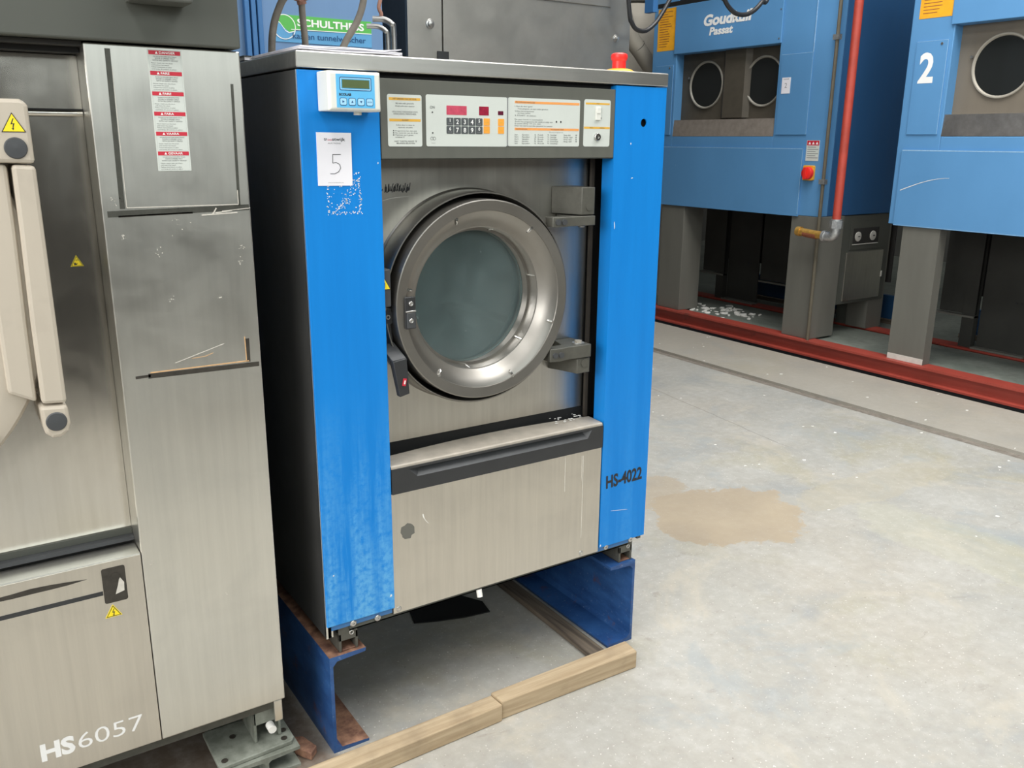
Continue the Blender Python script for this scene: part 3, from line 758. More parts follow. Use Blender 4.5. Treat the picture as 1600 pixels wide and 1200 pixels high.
# underframe
b = MB(); b.box(.055, .006, .296, .86, .012, .3205, 'dark_fascia'); b.box(.055, .006, .296, .86, .040, .299, 'grey_bracket')
b.box(.03, .02, .31, .88, .93, .33, 'dark_interior')
b.box(.7500, .004, .3020, .86, .0065, .3145, 'post_blue'); b.box(.012, .004, .3085, .16, .0065, .3205, 'post_blue')
UF = b.build('underframe', WM)
for x, z_ in ((.062, .3130), (.121, .3080), (.1735, .3150), (.696, .3155), (.781, .3100), (.866, .3110)):
    b = MB(); b.lathe((x, .004, z_), (0, -1, 0), [(.0075, 0), (.0075, .003), (.0055, .0045), (.0025, .0045), (.002, .002), (.0001, .002)], 'bolt_steel', 18); b.build('bolt', UF)
MB().cyl((.389, .005, .299), (0, -.3, -1), .007, .018, 'dust_white', 12).build('cable_stub', UF)
for sx, x in ((1, .030), (-1, .835)):
    b = MB(); w_ = .045
    b.box(x, .010, .272, x + w_, .016, .31, 'grey_bracket')        # top plate of bracket
    b.box(x, .010, .2455, x + .006, .20, .29, 'grey_bracket'); b.box(x + w_ - .006, .010, .2455, x + w_, .20, .29, 'grey_bracket')
    b.box(x, .012, .2455, x + w_, .20, .2485, 'rusty_steel'); b.box(x, .10, .2485, x + w_, .104, .29, 'dark_gasket')
    b.lathe((x + .030, .0095, .288), (0, -1, 0), [(.006, 0), (.006, .002), (.003, .002), (.003, -.004), (.0001, -.004)], 'bolt_steel', 16)
    b.build('foot_bracket', WM, .001)
    MB().box(x, .75, .2455, x + w_, .9, .31, 'grey_bracket').build('foot_bracket', WM)

# steel channels carrying it
def channel(name, xw, d, label):
    H = .245; t_ = .008; w_ = .086
    prof = [(0, 0), (d * w_, 0), (d * w_, .007), (d * (t_ + .012), .011), (d * t_, .022), (d * t_, H - .024), (d * (t_ + .010), H - .013), (d * w_, H - .009), (d * (w_ + .001), H), (0, H)]
    b = MB(); Fz = Fr((xw, .001, 0), (1, 0, 0), (0, 0, 1)); L_ = .96
    n = len(prof); v = [(xw + a, .001, z_) for a, z_ in prof] + [(xw + a, .001 + L_, z_) for a, z_ in prof]
    fs = [(i, (i + 1) % n, n + (i + 1) % n, n + i) for i in range(n)] + [tuple(range(n)), tuple(range(n, 2 * n))]
    b.add(v, fs, 'channel_blue')
    o = b.build(name, None, 0, (xw + d * .04, .48, 0))
    import bmesh
    bm = bmesh.new(); bm.from_mesh(o.data); bmesh.ops.recalc_face_normals(bm, faces=bm.faces); bm.to_mesh(o.data); bm.free()
    if d > 0:
        o.data.materials.append(M['rusty_steel'])
        for p in o.data.polygons:
            c_ = p.center + Vector(o.location)
            if (c_.z > H - .006 and abs(p.normal.z) > .5) or (c_.z < .012 and p.normal.z > .5): p.material_index = 1
    tag(o, label, 'steel channel')
channel('steel_channel', .002, 1, 'rusty-edged blue steel channel under the left side of the blue washing machine')
channel('steel_channel', .8865, -1, 'blue steel channel under the right side of the blue washing machine')
# timbers
def timber(pts, z0, z1, m, label, jitter=.0):
    b = MB(); Fz = Fr((0, 0, 0), (1, 0, 0), (0, 1, 0)); b.poly(Fz, pts, z1, m, z0)
    cx_ = sum(p[0] for p in pts) / 4; cy_ = sum(p[1] for p in pts) / 4
    o = b.build('timber_beam', None, .003, (cx_, cy_, 0)); return tag(o, label, 'timber')
timber([(.388, -.1030), (.806, -.1120), (.812, -.0560), (.384, -.0570)], 0.0005, .050, 'timber_pale', 'pale timber beam on the floor reaching to the blue channel on the right')
timber([(-.165, -.118), (.3865, -.1085), (.3830, -.0600), (-.165, -.0640)], 0.0005, .0455, 'timber_pale', 'pale timber beam on the floor running out of the bottom of the picture')
tm = timber([(.7250, -.045), (.7750, -.045), (.7800, .93), (.7400, .93)], .0005, .016, 'timber_dark', 'dark splintered timber lath lying under the machine beside the right blue channel')
b = MB(); rr2 = random.Random(5)
ring_ = [(.410, .400), (.47, .375), (.55, .350), (.628, .338), (.640, .40), (.60, .47), (.557, .52), (.49, .50), (.43, .47)]
Fz = Fr((0, 0, 0), (1, 0, 0), (0, 1, 0)); b.poly(Fz, ring_, .004, 'dark_gasket', .0005)
tag(b.build('rubber_mat', None, 0, (.52, .43, 0)), 'black rag of rubber on the floor beneath the machine between the blue channels', 'rubber mat')

# dosing controller
DC = thing('dosing_controller', 'small white box with blue keypad fixed to the left blue cover', 'control box', (.089, -.001, 1.43))
b = MB(); Fb = FRONT(-.001)
x0, x1, z0, z1 = .0375, .1415, 1.3965, 1.4665
p0 = [(x0, z0), (x1, z0), (x1, z1), (x0, z1)]; e = .0035; p1 = [(x0 + e, z0 + e), (x1 - e, z0 + e), (x1 - e, z1 - e), (x0 + e, z1 - e)]
v = [Fb.P(a, c_, 0) for a, c_ in p0] + [Fb.P(a, c_, .050) for a, c_ in p0] + [Fb.P(a, c_, .055) for a, c_ in p1]
b.add(v, [(0, 1, 5, 4), (1, 2, 6, 5), (2, 3, 7, 6), (3, 0, 4, 7), (4, 5, 9, 8), (5, 6, 10, 9), (6, 7, 11, 10), (7, 4, 8, 11), (8, 9, 10, 11), (3, 2, 1, 0)], 'white_plastic')
HG = b.build('housing', DC, .002)
F = FRONT(-.056)
b = MB(); b.rect(F, .0525, 1.4025, .1285, 1.4610, .0004, 'sky_blue_film'); G = F.at(0, 0, .0004)
b.ring(G, .0590, 1.4325, .1220, 1.4560, .0014, .0003, 'navy_ink', r=.003); b.ring(G, .0604, 1.4339, .1206, 1.4546, .0020, .0003, 'pale_blue_key', r=.002)
b.text(G, .0575, 1.4235, .0042, 'ECOLAB', 'ink_black', w=.0235, bold=.035)
PL = lab(b.build('keypad_plate', DC), 'sky blue keypad film')
MB().rect(G, .0640, 1.4370, .1175, 1.4515, .0006, 'lcd_green').build('display', PL)
for k in range(4):
    a0 = .0580 + k * .01745; b = MB(); z0_ = 1.4063
    b.rect(G, a0, z0_, a0 + .0142, z0_ + .0135, .0004, 'navy_ink', r=.003); b.rect(G, a0 + .001, z0_ + .001, a0 + .0132, z0_ + .0125, .0007, 'pale_blue_key', r=.0025)
    c_, d_ = a0 + .0071, z0_ + .0067
    if k == 0: b.poly(G, [(c_ - .002, d_ - .0022), (c_ + .0024, d_), (c_ - .002, d_ + .0022)], .001, 'navy_ink', .0007)
    if k == 1: b.poly(G, [(c_ - .0022, d_ - .0018), (c_ + .0022, d_ - .0018), (c_, d_ + .0022)], .001, 'navy_ink', .0007)
    if k == 2: b.poly(G, [(c_ - .0022, d_ + .0018), (c_, d_ - .0022), (c_ + .0022, d_ + .0018)], .001, 'navy_ink', .0007)
    if k == 3: b.text(G, c_, d_ - .0012, .0026, 'ENTER', 'navy_ink', .0009, align='C', w=.009)
    b.build('key', PL)
MB().cyl((.104, -.030, 1.3966), (0, 0, -1), .0075, .006, 'white_plastic', 20).build('cable_gland', DC)

# things on top of the machine
b = MB(); rr3 = random.Random(2); ZT = 1.503
for k in range(5):
    da, dy = rr3.uniform(-.004, .006), rr3.uniform(-.004, .004)
    F_ = Fr((.012 + da, .008 + dy, ZT + k * .0021), (1, .012 * (k - 2), 0), (0, 0, 1))
    n_ = 12; v = []
    for i in range(n_ + 1):
        x = i / n_ * .205; lift = .0008 * math.sin(x * 40 + k) + (.004 * max(0, (x - .16) / .045) if k == 4 else 0)
        v += [(.012 + da + x, .010 + dy, ZT + k * .0021 + lift), (.012 + da + x, .30 + dy, ZT + k * .0021 + lift), (.012 + da + x, .010 + dy, ZT + k * .0021 + lift + .0017), (.012 + da + x, .30 + dy, ZT + k * .0021 + lift + .0017)]
    f = []
    for i in range(n_): a = i * 4; f += [(a, a + 4, a + 6, a + 2), (a + 2, a + 6, a + 7, a + 3), (a + 1, a + 3, a + 7, a + 5), (a, a + 1, a + 5, a + 4)]
    f += [(0, 2, 3, 1), (n_ * 4, n_ * 4 + 1, n_ * 4 + 3, n_ * 4 + 2)]
    b.add(v, f, 'paper_white')
o = tag(b.build('paper_stack', None, 0, (.11, .155, ZT)), 'loose stack of white papers lying on the steel top cap', 'papers')
b = MB(); b.box(.006, .325, ZT, .22, .50, ZT + .004, 'black_plastic'); b.box(.008, .327, ZT + .004, .218, .498, ZT + .010, 'paper_white'); b.box(.006, .325, ZT + .010, .22, .50, ZT + .013, 'black_plastic')
tag(b.build('document_folder', None, 0, (.11, .41, ZT)), 'thin black folder lying behind the white papers on the steel top cap', 'folder')
ES = thing('emergency_stop', 'red mushroom emergency stop button on a yellow base on the steel top cap', 'emergency stop', (.845, .10, ZT))
b = MB(); b.lathe((.845, .10, ZT), (0, 0, 1), [(.0001, 0), (.036, 0), (.036, .006), (.032, .010), (.020, .013), (.0001, .013)], 'stop_yellow', 32)
b.build('base', ES)
b = MB(); b.lathe((.845, .10, ZT), (0, 0, 1), [(.0165, .012), (.0165, .030), (.0195, .034), (.0205, .040), (.0195, .045), (.0150, .048), (.0001, .0485)], 'stop_red', 32)
b.build('button', ES)

# hoses rising behind
def hose(name, pts, r, m, label, extra=None):
    b = MB(); b.tube(pts, r, m)
    if extra: extra(b)
    p = pts[-1]; return tag(b.build(name, None, 0, p), label, 'hose', None)
hose('drain_hose', [(.235, .44, 1.700), (.170, .48, 1.672), (.145, .50, 1.628), (.130, .50, 1.575), (.125, .50, 1.5035)], .0085, 'hose_grey', 'leftmost grey rubber hose curving down onto the steel top cap')
def clampx(b):
    for k in range(9): b.cyl((.2035 + rr.uniform(-.006, .006), .50 + rr.uniform(-.004, .004), 1.652 + k * .006), (rr.uniform(-.3, .3), rr.uniform(-.3, .3), 1), rr.uniform(.010, .014), .008, 'hose_rust', 10)
hose('drain_hose', [(.207, .50, 1.74), (.206, .50, 1.64), (.2095, .50, 1.57), (.2085, .50, 1.5035)], .0080, 'hose_grey', 'straight grey hose with a corroded coupling, middle of the three above the top cap', clampx)
hose('drain_hose', [(.3680, .50, 1.74), (.3640, .50, 1.676), (.3450, .50, 1.625), (.312, .50, 1.575), (.275, .50, 1.5035)], .0085, 'hose_grey', 'grey hose slanting down to the left onto the top cap, rightmost of the three')
for k, (x, r) in enumerate(((.5700, .0070), (.5890, .0085))):
    b = MB(); zt = 1.645 if k == 0 else 1.665
    b.tube([(x, .80, 1.5035), (x, .80, zt - .02), (x - .006, .80, zt), (x - .022, .815, zt + .012), (x - .05, .83, zt + .013)], r, 'pipe_chrome')
    b.cyl((x, .80, zt - .030), (0, 0, 1), r * 1.12, .004, 'pipe_chrome', 20)
    if k: 
        b.tube([(x - .028 + .004 * math.sin(q * 2.1), .826, 1.676 + q * .016) for q in range(12)], .0055, 'hose_rust', 10, 3); b.cyl((x - .028, .826, 1.672), (0, 0, 1), .011, .014, 'tape_black', 8)
    tag(b.build('water_pipe', None, 0, (x, .80, 1.5035)), ('shorter chrome water pipe rising behind the white papers', 'taller chrome water pipe with a corroded valve above, right of the white papers')[k], 'pipe')

# ================================================================ left washer extractor
LM = thing('washer_extractor', 'large stainless washer extractor marked HS6057 at the left edge', 'washing machine', (-.829, .6, .17))
b = MB(); b.box(-1.55, .115, .175, -.106, 1.215, 1.50, 'side_steel'); lab(b.build('body', LM), 'body casing')
yF = .022
for (xa, xb) in ((-.3505, -.0950), (-1.563, -1.3075)):
    b = MB(); b.box(xa, yF, .1700, xb, .114, 1.4955, 'pillar_steel')
    PC = lab(b.build('pillar_cover', LM, .0025), 'tall stainless pillar cover' if xa > -1 else 'left pillar cover')
    if xa > -1: PIL = PC
# tape marks and scratches on the pillar
F = FRONT(yF)
def strip(b, a0, z0_, a1, z1_, w_, m, d=.0005):
    dx, dy = a1 - a0, z1_ - z0_; L_ = math.hypot(dx, dy); nx, ny = -dy / L_ * w_ / 2, dx / L_ * w_ / 2
    q = b or MB(); q.poly(F, [(a0 + nx, z0_ + ny), (a0 - nx, z0_ - ny), (a1 - nx, z1_ - ny), (a1 + nx, z1_ + ny)], d, m)
    if not b: q.build('tape_residue', LM)
b = 0
strip(b, -.3170, 1.2275, -.3140, 1.4880, .0085, 'tape_dark'); strip(b, -.1160, 1.2275, -.1130, 1.4400, .0050, 'tape_dark')
strip(b, -.3420, 1.2190, -.0980, 1.2235, .0105, 'tape_dark'); strip(b, -.325, 1.2145, -.20, 1.2170, .0030, 'tape_black')
strip(b, -.3040, .9265, -.1000, .9235, .0090, 'tape_black'); strip(b, -.1200, .930, -.1195, .9760, .0075, 'tape_black')
strip(b, -.3260, .9265, -.300, .9270, .0050, 'tape_black')
b = MB()
strip(b, -.3000, .9325, -.1190, .9320, .0020, 'tape_rust', .0009); strip(b, -.1235, .932, -.1240, .9800, .0014, 'tape_rust', .0009)
strip(b, -.2550, .9450, -.1640, .9710, .0010, 'tape_pale'); strip(b, -.2250, .9500, -.200, .9510, .0010, 'tape_rust'); strip(b, -.2, .951, -.185, .956, .001, 'tape_rust')
strip(b, -.3100, 1.2290, -.1170, 1.2290, .0012, 'tape_pale', .0009); strip(b, -.1175, 1.2290, -.1172, 1.2550, .0014, 'tape_pale', .0009)
strip(b, -.3100, 1.2300, -.3095, 1.4600, .0008, 'tape_pale', .0009)
strip(b, -.1850, 1.2120, -.1200, 1.2145, .0020, 'tape_pale', .0009); strip(b, -.160, 1.2150, -.130, 1.2190, .0020, 'tape_pale', .0011)
strip(b, -.165, 1.213, -.158, 1.224, .0022, 'tape_pale', .0012); strip(b, -.148, 1.218, -.096, 1.222, .0012, 'tape_pale', .0012)
rr4 = random.Random(11)
for (a, z_, n_, sp) in ((-.326, 1.242, 26, .012), (-.322, 1.178, 10, .010), (-.263, 1.150, 8, .010), (-.250, 1.065, 10, .012), (-.120, 1.125, 12, .008), (-.165, 1.060, 6, .006), (-.225, 1.2, 12, .02), (-.335, .56, 8, .006), (-.2, .455, 3, .004), (-.116, 1.15, 8, .006)):
    for _ in range(n_):
        p = (a + rr4.gauss(0, sp * .4), z_ + rr4.gauss(0, sp * .45)); r = rr4.uniform(.0003, .0011)
        b.poly(F, [(p[0] + r * math.cos(q), p[1] + r * rr4.uniform(.6, 1.3) * math.sin(q)) for q in (0, 1.3, 2.5, 3.8, 5)], .0005, 'tape_pale')
lab(b.build('scratch', LM), 'pale and rusty scratches')['kind'] = 'stuff'
# six-language warning label
b = MB(); Fw = FRONT(yF).at(-.2520, 1.2905).rot(0)
b.rect(Fw, 0, 0, .0560, .2005, .0006, 'label_white'); G = Fw.at(0, 0, .0006)
words = ['DANGER', 'FARE', 'FARE', 'FARA', 'VAARA', 'GEVAAR']
for k, wd in enumerate(words):
    z1_ = .1985 - k * .0331
    b.rect(G, .0020, z1_ - .0065, .0540, z1_, .0002, 'danger_red')
    b.poly(G, [(.0125, z1_ - .0052), (.0172, z1_ - .0052), (.01485, z1_ - .0012)], .0004, 'white_ink', .0002)
    b.text(G, .0190, z1_ - .0050, .0036, wd, 'white_ink', .0005, bold=.02, xs=1.25)
    b.ring(G, .0022, z1_ - .0320, .0538, z1_ - .0068, .0004, .0003, 'ink_mid', r=.0006)
    for j, (w_, a, hh, s_) in enumerate(((.040, .028, .0016, 'MACHINE MUST BE STOPPED BEFORE OPENING'), (.034, .028, .0021, 'DOOR IS OPENED ONLY'), (.040, .028, .0021, 'WITH NO SAFETY DEVICE'), (.036, -1, .0017, 'Never reach into the drum'), (.028, -1, .0017, 'until motion has ceased'), (.036, -1, .0017, 'Follow instructions on plate'), (.040, -1, .0016, 'and keep all covers in place'))):
        zz = z1_ - .0102 - j * .0032 - (.001 if j > 2 else 0)
        b.text(G, a if a > 0 else .005, zz, hh, s_, 'ink_mid', .0003, align='C' if a > 0 else 'L', w=w_ * rr4.uniform(.85, 1.05))
lab(b.build('warning_label', LM), 'tall white warning label with six red headings')
# fascia
b = MB(); b.box(-1.56, .004, 1.4985, -.0978, 1.215, 2.15, 'dark_fascia')
lab(b.build('fascia', LM, .003), 'dark grey upper fascia')
MB().box(-.283, -.055, 1.558, -.189, .003, 1.75, 'dark_fascia').build('control_box', LM, .003)
# recessed front plate, belt
b = MB(); b.box(-1.3070, .100, .594, -.3510, .114, 1.4800, 'brushed_steel')
RP = lab(b.build('recess_plate', LM), 'recessed stainless front plate')
b = MB(); b.box(-1.3070, .060, 1.4815, -.3510, .110, 1.4900, 'dark_gasket'); b.box(-1.307, .03, 1.4905, -.351, .11, 1.4975, 'dark_interior')
b.build('seal_strip', LM)
b = MB(); b.tube([(-1.306, .096, 1.3855), (-.352, .096, 1.3855)], .0048, 'brushed_steel', 14, 1); b.box(-1.307, .094, 1.3905, -.351, .0995, 1.3930, 'dark_gasket')
lab(b.build('trim_rail', LM), 'thin bright trim rail')
b = MB(); b.box(-1.3070, .096, .598, -.3510, .0998, .6105, 'dark_fascia'); b.box(-1.3070, .080, .590, -.3510, .0955, .598, 'charcoal_rubber')
b.build('lower_seal', LM)
F = FRONT(.1); b = MB(); b.poly(F, [(-.4000, 1.1240), (-.3785, 1.1240), (-.3893, 1.1440)], .0005, 'warning_yellow')
G = F.at(0, 0, .0005)
b.poly(G, [(-.3988, 1.1247), (-.3797, 1.1247), (-.3893, 1.1426)], .0002, 'ink_black'); b.poly(G, [(-.3975, 1.1255), (-.3811, 1.1255), (-.3893, 1.1408)], .0004, 'warning_yellow')
b.poly(G, [(-.3940, 1.1265), (-.3895, 1.1268), (-.3885, 1.1300), (-.3905, 1.1290), (-.3925, 1.1315), (-.3942, 1.1295)], .0007, 'ink_black')
for k in range(3): b.rect(G, -.3905 + k * .0017, 1.1335 + k * .0006, -.3898 + k * .0017, 1.1365, .0007, 'ink_black')
lab(b.build('warning_triangle', LM), 'yellow crush warning triangle on the recessed plate')
# lower panel
b = MB(); b.box(-1.3070, yF, .1710, -.3518, .0795, .5835, 'panel_steel')
b.box(-1.307, yF, .5835, -.3518, .0795, .5855, 'cap_steel')
LP = lab(b.build('lower_panel', LM, .0015), 'steel lower panel marked HS6057')
F = FRONT(yF); b = MB()
b.rect(F, -.4230, .4985, -.3820, .5700, .0008, 'tape_black', r=.004); b.poly(F, [(-.4030, .514), (-.387, .518), (-.386, .535), (-.393, .548), (-.397, .532)], .0010, 'tape_pale')
b.cyl(F.P(-.4000, .5500), F.n, .0085, .0016, 'tape_black', 18)
b.rect(F, -1.20, .5175, -.4240, .5260, .0006, 'black_plastic')
top_ = [(-1.2 + k * .03, .5630 + rr4.uniform(-.0025, .0025)) for k in range(25)]; bot_ = [(-1.2 + k * .03, .5545 + rr4.uniform(-.0008, .0008)) for k in range(25)]
b.poly(F, bot_ + [(-.448, .5575)] + top_[::-1], .0006, 'tape_black')
lab(b.build('handle_remains', LM), 'black remains of a torn-off handle strip')
b = MB(); b.poly(F, [(-.4255, .4690), (-.3955, .4690), (-.4105, .4945)], .0006, 'warning_yellow'); G = F.at(0, 0, .0006)
b.poly(G, [(-.4235, .4702), (-.3975, .4702), (-.4105, .4923)], .0002, 'ink_black'); b.poly(G, [(-.4215, .4714), (-.3995, .4714), (-.4105, .4900)], .0004, 'warning_yellow')
def bolt(b, G, cx_, cz_, s):
    b.poly(G, [(cx_ + p * s, cz_ + q * s) for p, q in ((.1, 1), (-.35, -.05), (.05, .0), (-.1, -.75), (-.3, -.65), (0, -1.1), (.2, -.6), (.05, -.68), (.35, .18), (-.08, .13), (.28, 1))], .0007, 'ink_black')
bolt(b, G, -.4105, .4785, .0072)
lab(b.build('warning_triangle', LM), 'yellow high-voltage triangle on the lower panel')
b = MB(); b.text(F, -.5640, .2110, .0335, 'HS', 'white_ink', .0005, w=.0585, bold=.045); b.text(F, -.5000, .2110, .0335, '6057', 'white_ink', .0005, w=.118, bold=-.006)
lab(b.build('lettering', LM), 'white HS6057')
# door: domed cream casting, with hinge arm
DX, DZ, DRR = -.8355, 1.10, .385
b = MB(); b.lathe((DX, 0, DZ), (0, -1, 0), [(.30, -.07), (DRR - .008, -.06), (DRR, -.045), (DRR, -.012), (DRR - .006, -.002), (DRR - .02, .002), (DRR - .06, .002), (.27, -.004), (.25, -.02), (.235, -.05)], 'beige_cast', 96)
DD = lab(b.build('door', LM), 'cream cast door rim')
b = MB(); b.lathe((DX, 0, DZ), (0, -1, 0), [(.24, -.05), (.15, -.03), (.0001, -.025)], 'dark_glass', 48); b.build('porthole_glass', DD)
b = MB(); b.lathe((-.5620, -.0015, .858), (0, -1, 0), [(.0085, 0), (.0085, .003), (.006, .004), (.003, .004), (.0025, .001), (.0001, .001)], 'bolt_steel', 20); b.build('bolt', DD)
b = MB()
Fa = FRONT(0)
def arm_part(pts, c0, c1): 
    b.poly(Fa, pts, c1, 'beige_cast', c0)
# mid section with groove at its left side
arm_part([(-.4835, .9115), (-.4455, .9085), (-.4455, 1.3020), (-.4790, 1.3040), (-.4800, 1.2000), (-.4830, 1.05)], -.070, .020)
arm_part([(-.5300, .935), (-.4895, .9140), (-.4880, 1.05), (-.4850, 1.2), (-.4850, 1.304), (-.53, 1.304)], -.05, .012)
arm_part([(-.520, 1.3075), (-.4455, 1.3050), (-.4455, 1.3930), (-.4500, 1.4010), (-.4570, 1.4030), (-.52, 1.4030)], -.09, .020)
q_ = [(-.4880, .9080), (-.4455, .9055), (-.4440, .872), (-.4480, .8585), (-.4600, .8500), (-.4740, .8500), (-.4850, .8590)]
b.poly(Fa, q_, .020, 'beige_cast', -.09)
HA = lab(b.build('hinge_arm', LM, .006), 'cream vertical hinge arm')
for z_, xk in ((1.3290, -.4700), (.8790, -.4655)):
    MB().lathe((xk, -.0195, z_), (0, -1, 0), [(.0165, -.004), (.0165, .0015), (.0150, .0035), (.0001, .0045)], 'charcoal_rubber', 32).build('rubber_plug', HA)
b = MB(); G = FRONT(-.0200); b.poly(G, [(-.4865, 1.3530), (-.4525, 1.3530), (-.4695, 1.3825)], .0006, 'ink_black'); b.poly(G, [(-.4845, 1.3541), (-.4545, 1.3541), (-.4695, 1.3802)], .0009, 'warning_yellow')
bolt(b, G.at(0, 0, .0003), -.4700, 1.3650, .0085)
lab(b.build('warning_triangle', HA), 'yellow high-voltage triangle')
# base of left machine
b = MB(); b.box(-1.55, .03, .150, -.107, .06, .1695, 'tape_dark'); b.box(-1.55, .5, .150, -.107, 1.2, .1745, 'dark_interior')
b.build('base_rail', LM)
b = MB()
b.box(-.160, .050, .0625, -.1535, .14, .150, 'grey_paint_flange'); b.box(-.1065, .050, .0625, -.1000, .14, .150, 'grey_paint_flange')
b.box(-.160, .050, .105, -.100, .056, .150, 'grey_paint_flange'); b.box(-.16, .136, .0625, -.10, .142, .150, 'rusty_steel')
b.box(-.1200, .024, .118, -.1015, .030, .1698, 'pillar_steel')
FT = b.build('foot', LM, .002)
MB().cyl((-.1255, .050, .098), (0, -1, 0), .009, .022, 'dust_white', 14).build('bolt', FT)
for x in (-1.5, ):
    MB().box(x, .05, .0625, x + .06, .14, .150, 'grey_paint_flange').build('foot', LM)
MP = thing('mounting_plate', 'grey bolted steel foot plate under the corner of the large washer extractor', 'steel plate', (-.16, .08, .052))
b = MB(); Fz = Fr((0, 0, .052), (1, 0, 0), (0, 1, 0)); b.poly(Fz, [(-.2480, .012), (-.0880, .018), (-.0790, .030), (-.0790, .150), (-.2480, .150)], .0103, 'grey_paint_flange'); b.build('plate', MP, .002)
for (x, y_) in ((-.2320, .030), (-.1950, .100), (-.1000, .034), (-.0930, .062)):
    MB().lathe((x, y_, .0625), (0, 0, 1), [(.0070, 0), (.0070, .0012), (.0045, .0012), (.0045, .0004), (.0001, .0004)], 'tape_black', 18).build('bolt_hole', MP)
b = MB(); Fi = Fr((-.150, .004, 0), (1, 0, 0), (0, 0, 1))
pr = [(-.075, .000), (.075, .000), (.075, .006), (.008, .010), (.004, .014), (.004, .036), (.010, .041), (.075, .0445), (.075, .0515), (-.075, .0515), (-.075, .0445), (-.010, .041), (-.004, .036), (-.004, .014), (-.008, .010), (-.075, .006)]
n_ = len(pr); v = [(-.150 + a, .004, z_) for a, z_ in pr] + [(-.150 + a, 1.2, z_) for a, z_ in pr]
b.add(v, [tuple(range(n_)), tuple(reversed(range(n_, 2 * n_)))] + [(i, n_ + i, n_ + (i + 1) % n_, (i + 1) % n_) for i in range(n_)], 'grey_paint_flange')
tag(b.build('mounting_beam', None, 0, (-.15, .6, 0)), 'grey steel I-beam on the floor below the bolted foot plate', 'steel beam')
b = MB(); b.poly(Fr((0, 0, 0), (1, 0, 0), (0, 1, 0)), [(-.074, .045), (-.050, .005), (-.030, .025), (-.045, .075), (-.072, .085)], .020, 'rusty_steel', .0005)
tag(b.build('rusty_bracket', None, .002, (-.055, .045, 0)), 'small rusty steel lug on the floor between the two washing machines', 'bracket')
# rear/other end supports of the left machine
b = MB(); b.box(-1.5, .004, 0, -1.36, 1.2, .062, 'grey_paint_flange')
tag(b.build('mounting_beam', None, 0, (-1.43, .6, 0)), 'grey steel beam under the far left side of the large washer extractor', 'steel beam')

# ================================================================ background, left and centre
KB = .7522
BX = lambda x: -.6012 + (x + .6012) * KB
BZ = lambda z: 1.3453 + (z - 1.3453) * KB
YB = 1.25
BU = thing('tunnel_washer', 'pale blue tunnel washer cabinet with a green and blue company sign, behind the hoses', 'laundry machine', (.1, 1.8, 0))
b = MB(); b.box(-.9, YB, .1, BX(1.222), 2.6, 3.0, 'unit_blue'); b.build('casing', BU, .004)
for x in (.595, .622, .648): MB().box(BX(x), YB - .022, .1, BX(x + .020), YB - .001, 3.0, 'post_blue').build('corner_post', BU, .002)
for x in (-.8, .6): MB().box(x, 1.35, 0, x + .1, 2.5, .1, 'leg_grey').build('plinth', BU)
F = Fr((-.6012 + .6012 * KB, YB, 1.3453 - 1.3453 * KB), (1, 0, 0), (0, 0, 1))
class ScaledFr(Fr):
    def P(s, a, b, c=0.): return s.o + s.u * a * KB + s.v * b * KB + s.n * c
    def at(s, a, b, c=0.): return ScaledFr(s.P(a, b, c), s.u, s.v)
F = ScaledFr(F.o, F.u, F.v); b = MB()
b.poly(F, [(.7050, 1.7420), (1.1640, 1.7420), (1.1640, 1.8000), (.7050, 1.7850)], .0020, 'logo_blue'); b.poly(F, [(.7600, 1.7920), (1.1640, 1.7980), (1.1640, 1.8500), (.7400, 1.8500)], .0024, 'logo_green')
G = F.at(0, 0, .0026)
b.poly(G, [(.795, 1.7925), (1.164, 1.7975), (1.164, 1.8005), (.795, 1.7955)], .0006, 'white_ink')
cx_, cz_, R_ = .7660, 1.8020, .0480
half = [(cx_ + R_ * math.cos(q), cz_ + R_ * math.sin(q)) for q in [math.radians(d) for d in range(-15, 166, 15)]]
b.poly(G, half + [(cx_ - R_ * .45, cz_ + R_ * .30), (cx_, cz_ - R_ * .1), (cx_ + R_ * .45, cz_ - R_ * .42)], .0004, 'logo_green')
low = [(cx_ + R_ * math.cos(q), cz_ + R_ * math.sin(q)) for q in [math.radians(d) for d in range(165, 346, 15)]]
b.poly(G, low + [(cx_ + R_ * .45, cz_ - R_ * .42), (cx_, cz_ - R_ * .1), (cx_ - R_ * .45, cz_ + R_ * .30)], .0004, 'logo_blue')
b.lathe(G.P(cx_, cz_, .0006), G.n, [((R_ - .0018) * KB, 0), ((R_ + .0018) * KB, 0)], 'white_ink', 48)
wav = [(-.97, .26), (-.7, .42), (-.4, .34), (-.15, .02), (.1, -.32), (.4, -.45), (.75, -.36), (.97, -.26)]
for p, q in zip(wav, wav[1:]):
    a0, z0_, a1, z1_ = cx_ + p[0] * R_, cz_ + p[1] * R_, cx_ + q[0] * R_, cz_ + q[1] * R_
    b.poly(G, [(a0, z0_ - .0018), (a1, z1_ - .0018), (a1, z1_ + .0018), (a0, z0_ + .0018)], .0008, 'white_ink')
b.text(G, .8230, 1.8100, .0270, 'SCHULTHESS', 'white_ink', .0006, w=.305, bold=.03)
b.text(G, .8000, 1.7590, .0230, 'kasten tunnelwascher', 'navy_ink', .0006, w=.335, bold=.01)
lab(b.build('company_sign', BU), 'green and blue company sign')
